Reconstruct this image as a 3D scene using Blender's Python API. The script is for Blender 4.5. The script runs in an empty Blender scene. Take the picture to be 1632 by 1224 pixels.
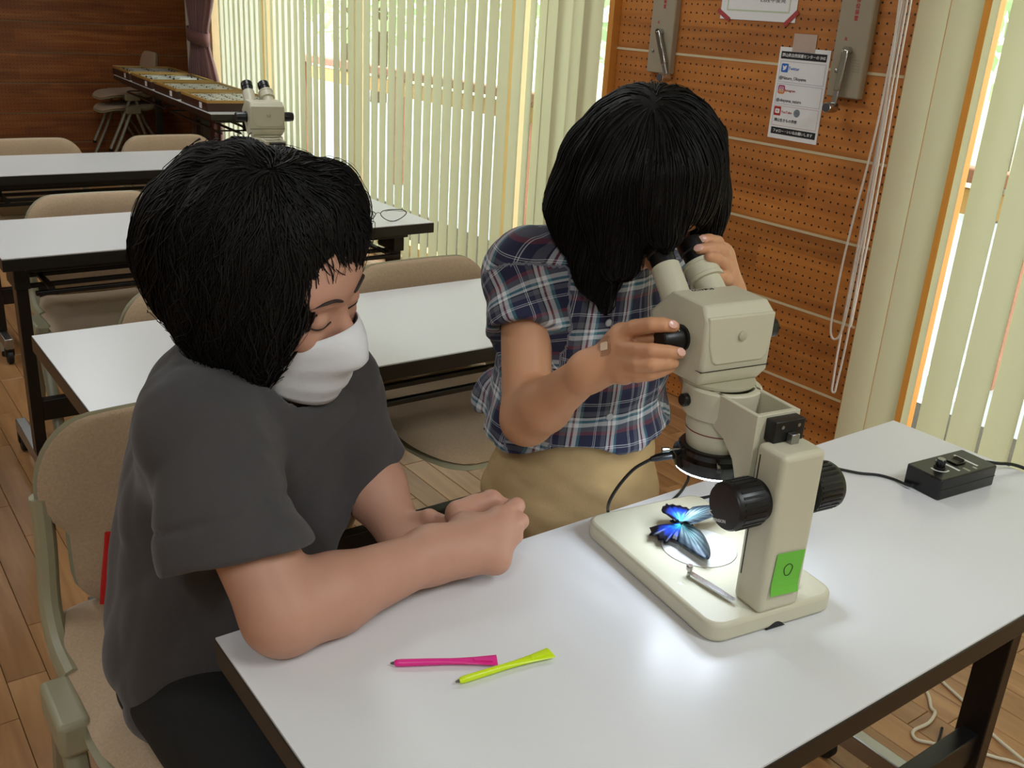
import bpy, bmesh, math, random
import numpy as np
from mathutils import Matrix, Vector

# ------------------------------------------------------------------ camera, world, exposure, lights
SC = bpy.context.scene
COL = SC.collection
RC = np.array([[0.80805694, -0.58614949, 0.05893007], [-0.16710859, -0.32399242, -0.93118399], [0.56490592, 0.74260197, -0.35975494]])
FPX = 1553.6
CAMP = np.array([0.0, 0.0, 1.3484])
cam = bpy.data.cameras.new('camera')
cam.sensor_width = 36.0
cam.lens = FPX / 1632 * 36.0
cam.clip_start = 0.02
cam.clip_end = 200
camo = bpy.data.objects.new('camera', cam)
COL.objects.link(camo)
camo.matrix_world = Matrix(((RC[0, 0], -RC[1, 0], -RC[2, 0], CAMP[0]), (RC[0, 1], -RC[1, 1], -RC[2, 1], CAMP[1]),
                            (RC[0, 2], -RC[1, 2], -RC[2, 2], CAMP[2]), (0, 0, 0, 1)))
SC.camera = camo
SC.view_settings.view_transform = 'Standard'
SC.view_settings.look = 'None'
SC.view_settings.gamma = 1.0
SC.view_settings.use_curve_mapping = False
SC.view_settings.exposure = 0.0
SC.cycles.use_denoising = True
SC.cycles.max_bounces = 6
SC.cycles.use_adaptive_sampling = True
SC.cycles.adaptive_threshold = 0.03
SC.cycles.sample_clamp_indirect = 6.0
SC.cycles.caustics_reflective = False
SC.cycles.caustics_refractive = False

world = bpy.data.worlds.new('overcast_sky')
SC.world = world
world.use_nodes = True
wn = world.node_tree.nodes
wn['Background'].inputs['Color'].default_value = (0.93, 0.98, 1.0, 1)
wn['Background'].inputs['Strength'].default_value = 7.0


def lamp_area(loc, sx, sy, power, parent, color=(0.9, 0.97, 1.0)):
    l = bpy.data.lights.new('tube_light', 'AREA')
    l.shape = 'RECTANGLE'
    l.size = sx
    l.size_y = sy
    l.energy = power
    l.color = color
    o = bpy.data.objects.new('tube_light', l)
    COL.objects.link(o)
    o.location = loc
    o.parent = parent
    return o


# ------------------------------------------------------------------ helpers
rnd = random.Random(7)


def S(r, g, b):
    f = lambda c: (c / 255 / 12.92) if c / 255 <= 0.04045 else ((c / 255 + 0.055) / 1.055) ** 2.4
    return (f(r), f(g), f(b), 1.0)


def V3(p):
    return np.array(p, float)


def ray(px):
    return RC.T @ np.array([(px[0] - 816) / FPX, (px[1] - 612) / FPX, 1.0])


def at(px, dep):                     # world point seen at a pixel of the photograph, at a given distance ahead of the lens
    return CAMP + ray(px) * dep


def onz(px, z):
    d = ray(px)
    return CAMP + d * ((z - CAMP[2]) / d[2])


def onx(px, x):
    d = ray(px)
    return CAMP + d * (x / d[0])


def ony(px, y):
    d = ray(px)
    return CAMP + d * (y / d[1])


def empty(name, loc=(0, 0, 0), rz=0.0, label=None, cat=None, group=None):
    o = bpy.data.objects.new(name, None)
    COL.objects.link(o)
    o.location = loc
    o.rotation_euler = (0, 0, rz)
    o.empty_display_size = 0.05
    tag(o, label, cat, group)
    return o


def tag(o, label=None, cat=None, group=None, kind=None):
    if label:
        o['label'] = label
    if cat:
        o['category'] = cat
    if group:
        o['group'] = group
    if kind:
        o['kind'] = kind
    return o


class MB:
    """collects simple shapes; build() links them as ONE mesh object"""

    def __init__(self):
        self.v = []
        self.f = []

    def add(self, vs, fs):
        n = len(self.v)
        self.v += [tuple(map(float, p)) for p in vs]
        self.f += [tuple(i + n for i in f) for f in fs]
        return self

    def box(self, a, b):
        x0, y0, z0 = a
        x1, y1, z1 = b
        return self.add([(x0, y0, z0), (x1, y0, z0), (x1, y1, z0), (x0, y1, z0), (x0, y0, z1), (x1, y0, z1), (x1, y1, z1), (x0, y1, z1)],
                        [(0, 3, 2, 1), (4, 5, 6, 7), (0, 1, 5, 4), (1, 2, 6, 5), (2, 3, 7, 6), (3, 0, 4, 7)])

    def obox(self, c, sx, sy, sz, rot):
        """box with a 3x3 rotation (columns are its axes)"""
        m = V3(rot)
        vs = []
        for dx, dy, dz in ((-1, -1, -1), (1, -1, -1), (1, 1, -1), (-1, 1, -1), (-1, -1, 1), (1, -1, 1), (1, 1, 1), (-1, 1, 1)):
            vs.append(V3(c) + m @ np.array([dx * sx / 2, dy * sy / 2, dz * sz / 2]))
        return self.add(vs, [(0, 3, 2, 1), (4, 5, 6, 7), (0, 1, 5, 4), (1, 2, 6, 5), (2, 3, 7, 6), (3, 0, 4, 7)])

    def tube(self, pts, r, n=10, closed=False, r2=None):
        """swept round tube; r a number or a list"""
        P = [V3(p) for p in pts]
        N = len(P)
        rr = r if isinstance(r, (list, tuple, np.ndarray)) else [r] * N
        up = None
        rings = []
        for i in range(N):
            if closed:
                t = P[(i + 1) % N] - P[i - 1]
            else:
                t = P[min(i + 1, N - 1)] - P[max(i - 1, 0)]
            t = t / (np.linalg.norm(t) + 1e-12)
            if up is None:
                up = np.array([0, 0, 1.0]) if abs(t[2]) < 0.9 else np.array([1.0, 0, 0])
            up = up - t * (up @ t)
            up /= np.linalg.norm(up) + 1e-12
            s = np.cross(t, up)
            rings.append([P[i] + rr[i] * ((r2 or 1) * math.cos(2 * math.pi * k / n) * up + math.sin(2 * math.pi * k / n) * s) for k in range(n)])
        vs = [q for ring in rings for q in ring]
        fs = []
        for i in range(N if closed else N - 1):
            j = (i + 1) % N
            for k in range(n):
                fs.append((i * n + k, i * n + (k + 1) % n, j * n + (k + 1) % n, j * n + k))
        if not closed:
            fs.append(tuple(range(n - 1, -1, -1)))
            fs.append(tuple((N - 1) * n + k for k in range(n)))
        return self.add(vs, fs)

    def lathe(self, prof, c=(0, 0, 0), n=32, rot=None, cap=True):
        """profile [(r, h)] turned about the local z axis"""
        m = np.eye(3) if rot is None else V3(rot)
        vs = []
        for r, h in prof:
            for k in range(n):
                a = 2 * math.pi * k / n
                vs.append(V3(c) + m @ np.array([r * math.cos(a), r * math.sin(a), h]))
        fs = []
        for i in range(len(prof) - 1):
            for k in range(n):
                fs.append((i * n + k, i * n + (k + 1) % n, (i + 1) * n + (k + 1) % n, (i + 1) * n + k))
        if cap:
            fs.append(tuple(range(n - 1, -1, -1)))
            fs.append(tuple((len(prof) - 1) * n + k for k in range(n)))
        return self.add(vs, fs)

    def prism(self, poly, z0, z1, M=None):
        """polygon (x, y) extruded along z; M: 4x4 numpy"""
        n = len(poly)
        vs = [(x, y, z0) for x, y in poly] + [(x, y, z1) for x, y in poly]
        if M is not None:
            vs = [(M @ np.array([*p, 1.0]))[:3] for p in vs]
        fs = [tuple(range(n - 1, -1, -1)), tuple(range(n, 2 * n))]
        fs += [(i, (i + 1) % n, n + (i + 1) % n, n + i) for i in range(n)]
        return self.add(vs, fs)

    def grid(self, P):
        """P[i][j] points"""
        a, b = len(P), len(P[0])
        return self.add([q for row in P for q in row],
                        [(i * b + j, i * b + j + 1, (i + 1) * b + j + 1, (i + 1) * b + j) for i in range(a - 1) for j in range(b - 1)])

    def build(self, name, mat=None, parent=None, bevel=0.0, seg=2, smooth=False, angle=35, subsurf=0, solid=0.0):
        me = bpy.data.meshes.new(name)
        me.from_pydata(self.v, [], self.f)
        bm = bmesh.new()
        bm.from_mesh(me)
        bmesh.ops.recalc_face_normals(bm, faces=bm.faces)
        bm.to_mesh(me)
        bm.free()
        return mobj(name, me, mat, parent, bevel, seg, smooth, angle, subsurf, solid)


def mobj(name, me, mat=None, parent=None, bevel=0.0, seg=2, smooth=False, angle=35, subsurf=0, solid=0.0):
    o = bpy.data.objects.new(name, me)
    COL.objects.link(o)
    if mat is not None:
        me.materials.append(mat)
    if parent is not None:
        o.parent = parent
    if solid:
        m = o.modifiers.new('solid', 'SOLIDIFY')
        m.thickness = solid
        m.offset = 0
    if bevel:
        m = o.modifiers.new('bevel', 'BEVEL')
        m.width = bevel
        m.segments = seg
        m.limit_method = 'ANGLE'
        m.angle_limit = math.radians(30)
        smooth = True
    if subsurf:
        m = o.modifiers.new('sub', 'SUBSURF')
        m.levels = m.render_levels = subsurf
        smooth = True
    if smooth:
        for p in me.polygons:
            p.use_smooth = True
        if angle and not subsurf:
            me.set_sharp_from_angle(angle=math.radians(angle))
    return o


def copy_tree(o, parent=None):
    c = o.copy()
    COL.objects.link(c)
    c.parent = parent
    for ch in list(o.children):
        if ch is not c:
            copy_tree(ch, c)
    return c


def text_part(s, size, mat, parent, M, name='lettering', ext=0.0003, bold=0.0, sx=1.0):
    """flat lettering; M places it (x along the line, y up, z out of the surface)"""
    cu = bpy.data.curves.new(name, 'FONT')
    cu.body = s
    cu.size = size
    cu.align_x = 'CENTER'
    cu.align_y = 'CENTER'
    cu.extrude = ext
    cu.offset = bold
    cu.resolution_u = 2
    t = bpy.data.objects.new(name, cu)
    COL.objects.link(t)
    bpy.context.view_layer.update()
    me = bpy.data.meshes.new_from_object(t)
    bpy.data.objects.remove(t)
    bpy.data.curves.remove(cu)
    for v in me.vertices:
        v.co.x *= sx
    me.transform(Matrix(M))
    me.materials.clear()
    return mobj(name, me, mat, parent)


def frameM(o, x, y):
    """4x4 with origin o, axes x, y and x cross y"""
    x = V3(x) / np.linalg.norm(x)
    y = V3(y) - x * (V3(y) @ x)
    y /= np.linalg.norm(y)
    z = np.cross(x, y)
    M = np.eye(4)
    M[:3, 0], M[:3, 1], M[:3, 2], M[:3, 3] = x, y, z, o
    return M


def smoothpath(pts, n=8):
    """Catmull-Rom through the points"""
    P = [V3(p) for p in pts]
    P = [2 * P[0] - P[1]] + P + [2 * P[-1] - P[-2]]
    out = []
    for i in range(1, len(P) - 2):
        for k in range(n):
            t = k / n
            out.append(0.5 * ((2 * P[i]) + (-P[i - 1] + P[i + 1]) * t + (2 * P[i - 1] - 5 * P[i] + 4 * P[i + 1] - P[i + 2]) * t * t
                              + (-P[i - 1] + 3 * P[i] - 3 * P[i + 1] + P[i + 2]) * t ** 3))
    out.append(P[-2])
    return out


# ------------------------------------------------------------------ materials
def mat(name, col, rough=0.5, metal=0.0, spec=0.5, noise=0.0, scale=20.0, bump=0.0, bscale=200.0, trans=0.0, emit=None, sheen=0.0, sss=0.0, stretch=None, coat=0.0):
    m = bpy.data.materials.new(name)
    m.use_nodes = True
    nt = m.node_tree
    b = nt.nodes['Principled BSDF']
    b.inputs['Base Color'].default_value = col
    b.inputs['Roughness'].default_value = rough
    b.inputs['Metallic'].default_value = metal
    b.inputs['Specular IOR Level'].default_value = spec
    if coat:
        b.inputs['Coat Weight'].default_value = coat
        b.inputs['Coat Roughness'].default_value = 0.15
    if sheen:
        b.inputs['Sheen Weight'].default_value = sheen
    if sss:
        b.inputs['Subsurface Weight'].default_value = sss
        b.inputs['Subsurface Radius'].default_value = (0.012, 0.004, 0.002)
        b.inputs['Subsurface Scale'].default_value = 1.0
    if emit:
        b.inputs['Emission Color'].default_value = emit[0]
        b.inputs['Emission Strength'].default_value = emit[1]
    tc = nt.nodes.new('ShaderNodeTexCoord')
    src = tc.outputs['Object']
    if stretch:
        mp = nt.nodes.new('ShaderNodeMapping')
        mp.inputs['Scale'].default_value = stretch
        nt.links.new(src, mp.inputs['Vector'])
        src = mp.outputs['Vector']
    if noise:
        n = nt.nodes.new('ShaderNodeTexNoise')
        n.inputs['Scale'].default_value = scale
        n.inputs['Detail'].default_value = 5
        nt.links.new(src, n.inputs['Vector'])
        mx = nt.nodes.new('ShaderNodeMixRGB')
        mx.inputs['Color1'].default_value = tuple(c * (1 - noise) for c in col[:3]) + (1,)
        mx.inputs['Color2'].default_value = tuple(min(1, c * (1 + noise)) for c in col[:3]) + (1,)
        nt.links.new(n.outputs['Fac'], mx.inputs['Fac'])
        nt.links.new(mx.outputs['Color'], b.inputs['Base Color'])
    if bump:
        n2 = nt.nodes.new('ShaderNodeTexNoise')
        n2.inputs['Scale'].default_value = bscale
        n2.inputs['Detail'].default_value = 3
        nt.links.new(src, n2.inputs['Vector'])
        bp = nt.nodes.new('ShaderNodeBump')
        bp.inputs['Strength'].default_value = bump
        bp.inputs['Distance'].default_value = 0.002
        nt.links.new(n2.outputs['Fac'], bp.inputs['Height'])
        nt.links.new(bp.outputs['Normal'], b.inputs['Normal'])
    if trans:
        tr = nt.nodes.new('ShaderNodeBsdfTranslucent')
        tr.inputs['Color'].default_value = col
        ms = nt.nodes.new('ShaderNodeMixShader')
        ms.inputs['Fac'].default_value = trans
        nt.links.new(b.outputs['BSDF'], ms.inputs[1])
        nt.links.new(tr.outputs['BSDF'], ms.inputs[2])
        nt.links.new(ms.outputs['Shader'], nt.nodes['Material Output'].inputs['Surface'])
    return m


def clear_mat(name, tint, mixr=0.06, rough=0.02):
    """thin clear sheet: transparent with a faint mirror coat"""
    m = bpy.data.materials.new(name)
    m.use_nodes = True
    nt = m.node_tree
    nt.nodes.remove(nt.nodes['Principled BSDF'])
    t = nt.nodes.new('ShaderNodeBsdfTransparent')
    t.inputs['Color'].default_value = tint
    g = nt.nodes.new('ShaderNodeBsdfGlossy')
    g.inputs['Roughness'].default_value = rough
    ms = nt.nodes.new('ShaderNodeMixShader')
    ms.inputs['Fac'].default_value = mixr
    nt.links.new(t.outputs[0], ms.inputs[1])
    nt.links.new(g.outputs[0], ms.inputs[2])
    nt.links.new(ms.outputs[0], nt.nodes['Material Output'].inputs['Surface'])
    return m


def wood_mat(name, c1, c2, c3, axis, rough=0.4, per_object=0.5, holes=None, blocks=None, spec=0.5):
    """grain along one axis; optional tone per object, veneer blocks and peg holes (plane axes, pitch, origin)"""
    m = bpy.data.materials.new(name)
    m.use_nodes = True
    nt = m.node_tree
    N = nt.nodes.new
    L = nt.links.new
    b = nt.nodes['Principled BSDF']
    b.inputs['Roughness'].default_value = rough
    b.inputs['Specular IOR Level'].default_value = spec
    tc = N('ShaderNodeTexCoord')
    mp = N('ShaderNodeMapping')
    sc = [26.0, 26.0, 26.0]
    sc[axis] = 2.2
    mp.inputs['Scale'].default_value = sc
    L(tc.outputs['Object'], mp.inputs['Vector'])
    oi = N('ShaderNodeObjectInfo')
    addv = N('ShaderNodeVectorMath')
    addv.operation = 'ADD'
    sclr = N('ShaderNodeMath')
    sclr.operation = 'MULTIPLY'
    sclr.inputs[1].default_value = 37.0
    L(oi.outputs['Random'], sclr.inputs[0])
    L(mp.outputs['Vector'], addv.inputs[0])
    L(sclr.outputs[0], addv.inputs[1])
    nz = N('ShaderNodeTexNoise')
    nz.inputs['Scale'].default_value = 1.0
    nz.inputs['Detail'].default_value = 6
    nz.inputs['Distortion'].default_value = 0.6
    L(addv.outputs[0], nz.inputs['Vector'])
    cr = N('ShaderNodeValToRGB')
    e = cr.color_ramp.elements
    e[0].position, e[0].color = 0.3, c1
    e[1].position, e[1].color = 0.7, c3
    k = cr.color_ramp.elements.new(0.5)
    k.color = c2
    L(nz.outputs['Fac'], cr.inputs['Fac'])
    out = cr.outputs['Color']
    tone = None
    if blocks:
        # running veneer blocks: a tone per cell in the panel's own plane
        sp = N('ShaderNodeSeparateXYZ')
        L(tc.outputs['Object'], sp.inputs[0])
        comb = N('ShaderNodeCombineXYZ')
        L(sp.outputs[blocks[0]], comb.inputs[0])
        L(sp.outputs[2], comb.inputs[1])
        bt = N('ShaderNodeTexBrick')
        bt.inputs['Scale'].default_value = 1.0
        bt.inputs['Mortar Size'].default_value = 0.0
        bt.inputs['Brick Width'].default_value = blocks[1]
        bt.inputs['Row Height'].default_value = blocks[2]
        bt.inputs['Color1'].default_value = (0.62, 0.55, 0.5, 1)
        bt.inputs['Color2'].default_value = (1.25, 1.2, 1.15, 1)
        bt.offset = 0.37
        L(comb.outputs[0], bt.inputs['Vector'])
        mul = N('ShaderNodeMixRGB')
        mul.blend_type = 'MULTIPLY'
        mul.inputs['Fac'].default_value = blocks[3]
        L(out, mul.inputs['Color1'])
        L(bt.outputs['Color'], mul.inputs['Color2'])
        out = mul.outputs['Color']
    if per_object:
        mr = N('ShaderNodeMapRange')
        mr.inputs['To Min'].default_value = 1 - per_object
        mr.inputs['To Max'].default_value = 1 + per_object
        L(oi.outputs['Random'], mr.inputs['Value'])
        hs = N('ShaderNodeHueSaturation')
        L(mr.outputs[0], hs.inputs['Value'])
        L(out, hs.inputs['Color'])
        out = hs.outputs['Color']
    if holes:
        ax, pitch, o0, z0, rr = holes
        sp = N('ShaderNodeSeparateXYZ')
        L(tc.outputs['Object'], sp.inputs[0])
        dd = []
        for chn, org in ((ax, o0), (2, z0)):
            s1 = N('ShaderNodeMath'); s1.operation = 'SUBTRACT'; s1.inputs[1].default_value = org
            L(sp.outputs[chn], s1.inputs[0])
            s2 = N('ShaderNodeMath'); s2.operation = 'DIVIDE'; s2.inputs[1].default_value = pitch
            L(s1.outputs[0], s2.inputs[0])
            s3 = N('ShaderNodeMath'); s3.operation = 'ADD'; s3.inputs[1].default_value = 0.5
            L(s2.outputs[0], s3.inputs[0])
            s4 = N('ShaderNodeMath'); s4.operation = 'FRACT'
            L(s3.outputs[0], s4.inputs[0])
            s5 = N('ShaderNodeMath'); s5.operation = 'SUBTRACT'; s5.inputs[1].default_value = 0.5
            L(s4.outputs[0], s5.inputs[0])
            s6 = N('ShaderNodeMath'); s6.operation = 'POWER'; s6.inputs[1].default_value = 2
            L(s5.outputs[0], s6.inputs[0])
            dd.append(s6)
        a = N('ShaderNodeMath'); a.operation = 'ADD'
        L(dd[0].outputs[0], a.inputs[0]); L(dd[1].outputs[0], a.inputs[1])
        lt = N('ShaderNodeMath'); lt.operation = 'LESS_THAN'; lt.inputs[1].default_value = (rr / pitch) ** 2
        L(a.outputs[0], lt.inputs[0])
        mh = N('ShaderNodeMixRGB')
        mh.inputs['Color2'].default_value = (0.02, 0.01, 0.005, 1)
        L(lt.outputs[0], mh.inputs['Fac'])
        L(out, mh.inputs['Color1'])
        out = mh.outputs['Color']
    L(out, b.inputs['Base Color'])
    bp = N('ShaderNodeBump')
    bp.inputs['Strength'].default_value = 0.08
    bp.inputs['Distance'].default_value = 0.001
    L(nz.outputs['Fac'], bp.inputs['Height'])
    L(bp.outputs['Normal'], b.inputs['Normal'])
    return m


M_floor = wood_mat('floor_wood', S(142, 100, 62), S(162, 118, 76), S(178, 134, 90), 1, rough=0.34, per_object=0.14, spec=0.5)
M_sub = mat('subfloor', S(45, 32, 22), 0.9)
M_peg = wood_mat('pegboard_wood', S(158, 96, 42), S(178, 112, 50), S(196, 128, 60), 1, rough=0.5, per_object=0.06, holes=(1, 0.0276, 2.897, 0.485, 0.0034), blocks=(1, 0.42, 0.0828, 0.55))
M_backwood = wood_mat('back_panel_wood', S(132, 72, 30), S(150, 88, 38), S(172, 108, 54), 0, rough=0.5, per_object=0.08, holes=(0, 0.0276, 0.0, 0.2, 0.003), blocks=(0, 0.62, 0.074, 0.6))
M_seam = mat('seam_strip_paint', S(205, 190, 155), 0.6)
M_frame = mat('orange_wood_frame', S(208, 140, 62), 0.45, noise=0.12, scale=6, stretch=(20, 20, 1))
M_plaster = mat('plaster', S(205, 200, 185), 0.9, noise=0.03, scale=4)
M_ceil = mat('ceiling_board', S(220, 218, 210), 0.9, noise=0.03, scale=8)
M_slat = mat('blind_fabric', S(206, 201, 168), 0.75, trans=0.27, noise=0.04, scale=3)
M_glass = clear_mat('window_glass', (0.97, 1.0, 0.98, 1), 0.05)
M_alu = mat('aluminium', S(150, 148, 140), 0.4, metal=0.8)
M_white = mat('white_laminate', S(222, 222, 224), 0.3, noise=0.02, scale=3, spec=0.45)
M_edge = mat('dark_edge_band', S(25, 23, 21), 0.35, noise=0.15, scale=12)
M_black = mat('black_steel', S(16, 15, 15), 0.4, noise=0.1, scale=10)
M_legst = mat('brown_black_steel', S(38, 32, 28), 0.35, metal=0.4)
M_chrome = mat('chrome', S(190, 190, 188), 0.18, metal=1.0)
M_steel = mat('satin_steel', S(170, 170, 168), 0.35, metal=1.0)
M_rubber = mat('black_rubber', S(14, 14, 14), 0.6)

# ------------------------------------------------------------------ the room
def struct(o):
    o['kind'] = 'structure'
    return o


WX = 2.6            # plane of the pegboard on the window wall
YB = 8.9            # back wall
floor = struct(MB().box((-3, -2.2, -0.06), (3.45, YB + 0.1, -0.0065)).build('floor', M_sub))
PW = 0.0757
cells = []
ncol = int(5.7 / PW) + 1
for i in range(ncol):
    x0 = -2.99 + i * PW
    y = -2.2 - rnd.random() * 0.6
    while y < YB:
        ln = 0.6 if rnd.random() < 0.8 else 0.42
        cells.append((x0, max(y, -2.2), min(y + ln, YB)))
        y += ln


def plank_near(c):
    x, y = c[0] + PW / 2, (c[1] + c[2]) / 2
    q = RC @ (np.array([x, y, 0]) - CAMP)
    if q[2] < 0.3:
        return 99 + abs(x) + abs(y)
    u, v = 816 + FPX * q[0] / q[2], 612 + FPX * q[1] / q[2]
    off = max(0, -60 - u, u - 1700) + max(0, v - 1330)
    return q[2] + off * 0.02


cells.sort(key=plank_near)
pm = {}
for k, (x0, ya, yb) in enumerate(cells[:290]):
    key = round(yb - ya, 3)
    if key not in pm:
        me = bpy.data.meshes.new('plank')
        b = MB().box((0.0006, 0.0007, -0.006), (PW - 0.0006, key - 0.0007, 0))
        # tiny chamfer on the upper edges
        e = 0.0012
        vs = [(0.0006, 0.0007, -0.006), (PW - 0.0006, 0.0007, -0.006), (PW - 0.0006, key - 0.0007, -0.006), (0.0006, key - 0.0007, -0.006),
              (0.0006, 0.0007, -e), (PW - 0.0006, 0.0007, -e), (PW - 0.0006, key - 0.0007, -e), (0.0006, key - 0.0007, -e),
              (0.0006 + e, 0.0007 + e, 0), (PW - 0.0006 - e, 0.0007 + e, 0), (PW - 0.0006 - e, key - 0.0007 - e, 0), (0.0006 + e, key - 0.0007 - e, 0)]
        fs = [(0, 3, 2, 1), (8, 9, 10, 11)] + [(i, (i + 1) % 4, 4 + (i + 1) % 4, 4 + i) for i in range(4)] + [(4 + i, 4 + (i + 1) % 4, 8 + (i + 1) % 4, 8 + i) for i in range(4)]
        me.from_pydata(vs, [], fs)
        me.materials.append(M_floor)
        pm[key] = me
    o = bpy.data.objects.new('plank', pm[key])
    COL.objects.link(o)
    o.location = (x0, ya, 0)
    o.parent = floor
fb = MB()
for x0, ya, yb in cells[290:]:
    if yb - ya > 0.01:
        fb.box((x0 + 0.0006, ya + 0.0007, -0.006), (x0 + PW - 0.0006, yb - 0.0007, 0))
o = fb.build('far_planks', M_floor, floor)
o['kind'] = 'stuff'

CH = 2.7
struct(MB().box((-3.1, -2.3, CH), (3.5, YB + 0.2, CH + 0.1)).build('ceiling', M_ceil))
struct(MB().box((-3.1, -2.3, -0.06), (-3.0, YB + 0.1, CH)).build('wall_left', M_plaster))
struct(MB().box((-3.1, -2.3, -0.06), (2.9, -2.2, CH)).build('wall_front', M_plaster))
wall_back = struct(MB().box((-3.1, YB + 0.012, -0.06), (3.5, YB + 0.12, CH)).build('wall_back', mat('back_wall_core', S(60, 36, 20), 0.8)))
zs0 = ony((0, 132), YB)[2]
ph = (ony((0, 32), YB)[2] - zs0) / 2
k0 = -int(zs0 / ph) - 1
for k in range(k0, 10):
    za, zb = max(zs0 + k * ph + 0.004, 0), min(zs0 + (k + 1) * ph - 0.004, CH)
    if zb - za > 0.02:
        for xa, xb in ((-2.99, -0.6), (-0.596, 1.2), (1.204, 3.4)):
            MB().box((xa, YB - 0.006, za), (xb, YB + 0.012, zb)).build('panel', M_backwood, wall_back, bevel=0.0015, seg=1)
    if 0.01 < zs0 + k * ph < CH - 0.01:
        MB().box((-2.99, YB - 0.002, zs0 + k * ph - 0.0035), (3.4, YB + 0.012, zs0 + k * ph + 0.0035)).build('seam_strip', mat('dark_seam', S(150, 120, 85), 0.6) if k == k0 + 1 else bpy.data.materials.get('dark_seam') or M_seam, wall_back)

# window wall: solid parts round the two openings
wr = MB()
wr.box((2.625, 1.66, -0.06), (2.78, 2.91, CH))
wr.box((2.625, 7.42, -0.06), (2.78, 7.8, CH))
wr.box((3.4, 7.7, -0.06), (3.5, YB + 0.1, CH))
wr.box((2.78, 7.7, -0.06), (3.4, 7.8, CH))
wr.box((2.625, -2.2, -0.06), (2.78, -1.0, CH))
wr.box((2.625, -1.0, 2.35), (2.78, 7.42, CH))
wr.box((2.625, -1.0, -0.06), (2.78, 7.42, 0.05))
wall_right = struct(wr.build('wall_right', M_plaster))
zseams = [0.485 + 0.2484 * k for k in range(-2, 9)]
for k in range(len(zseams)):
    za = max(0.0, zseams[k - 1]) if k else 0.0
    zb = min(zseams[k], CH)
    if zb - za > 0.01:
        MB().box((WX, 1.675, za + 0.003), (2.63, 2.897, zb - 0.003)).build('panel', M_peg, wall_right, bevel=0.0012, seg=1)
    if 0.05 < zb < CH:
        MB().box((WX - 0.0015, 1.675, zb - 0.004), (2.63, 2.897, zb + 0.004)).build('seam_strip', M_seam, wall_right)
struct(MB().box((2.565, 2.897, 0), (2.66, 2.925, 2.4)).build('trim_1', M_frame, bevel=0.003))
struct(MB().box((2.59, 1.655, 0), (2.66, 1.675, 2.4)).build('trim_2', M_frame, bevel=0.003))


M_mull = mat('overexposed_mullion', S(222, 186, 140), 0.5, noise=0.08, scale=6, stretch=(20, 20, 1))  # orange frame wood lightened: overexposure put into its colour


def window(name, y0, y1, mull, mm=None, z0=0.05, z1=2.35):
    w = struct(empty(name, (2.70, (y0 + y1) / 2, z0)))
    w['kind'] = 'structure'
    oy = (y0 + y1) / 2
    f = MB()
    f.box((-0.03, y0 - oy, 0), (0.04, y1 - oy, 0.06))
    f.box((-0.03, y0 - oy, z1 - z0 - 0.06), (0.04, y1 - oy, z1 - z0))
    f.box((-0.03, y0 - oy, 0.06), (0.04, y0 - oy + 0.04, z1 - z0 - 0.06))
    f.box((-0.03, y1 - oy - 0.04, 0.06), (0.04, y1 - oy, z1 - z0 - 0.06))
    f.build('window_frame', mm or M_mull, w, bevel=0.003)
    ys = [y0 + 0.04] + list(mull) + [y1 - 0.04]
    for m in mull:
        MB().box((-0.03, m - oy - 0.03, 0.06), (0.04, m - oy + 0.03, z1 - z0 - 0.06)).build('mullion', mm or M_mull, w, bevel=0.003)
    for a, b in zip(ys[:-1], ys[1:]):
        MB().box((0.003, a - oy, 0.06), (0.008, b - oy, z1 - z0 - 0.06)).build('pane', M_glass, w)
    return w


window('window_1', 2.925, 7.42, (3.66, 5.15, 6.45))
window('window_2', -1.0, 1.655, (-0.1, 0.72, 1.535), M_frame)


# vertical blinds: slats hang from a rail, each turned about its own axis
def slat_mesh(w, h):
    b = MB()
    n = 8
    rows = []
    for z in (0, h):
        rows.append([(0.0055 * (1 - (2 * k / n - 1) ** 2), (k / n - 0.5) * w, z) for k in range(n + 1)])
    b.grid(rows)
    me = bpy.data.meshes.new('slat')
    me.from_pydata(b.v, [], b.f)
    for p in me.polygons:
        p.use_smooth = True
    me.materials.append(M_slat)
    return me


SLAT = slat_mesh(0.092, 2.2)


def blind(label, slats, ya, yb):
    b = empty('vertical_blind', (2.555, (ya + yb) / 2, 0.07), 0, label, 'blind')
    oy = (ya + yb) / 2
    MB().box((-0.025, ya - oy, 2.21), (0.02, yb - oy, 2.26)).build('head_rail', M_alu, b, bevel=0.003)
    for y, th in slats:
        o = bpy.data.objects.new('slat', SLAT)
        COL.objects.link(o)
        o.parent = b
        o.location = (0, y - oy, 0)
        o.rotation_euler = (0, 0, -math.radians(th))
    return b


sl = [(2.998, -14), (3.062, -16), (3.155, -14), (3.222, -16), (3.305, 16), (3.372, 20), (3.462, 10)]
y = 3.56
while y < 6.98:
    sl.append((y, 5.5 + rnd.uniform(-2.2, 2.2) + (7 if y > 5.6 else 0)))
    y += 0.088
sl = [s for s in sl if not 5.22 < s[0] < 5.30]
blind('long cream vertical blind beside the mauve curtain, sunlight between its slats', sl, 2.95, 7.03)
sr = [(1.602, 0), (1.508, 0), (1.431, 49), (1.345, 3), (1.25, 4), (1.155, 10)]
y = 1.06
while y > -0.95:
    sr.append((y, 5 + rnd.uniform(-3, 3)))
    y -= 0.093
blind('cream vertical blind hanging behind the end of the front table', sr, -1.0, 1.66)

# mauve curtain tied back in the far corner
M_curt = mat('mauve_cloth', S(112, 74, 70), 0.85, noise=0.1, scale=15, sheen=0.3, bump=0.2, bscale=600)


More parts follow.
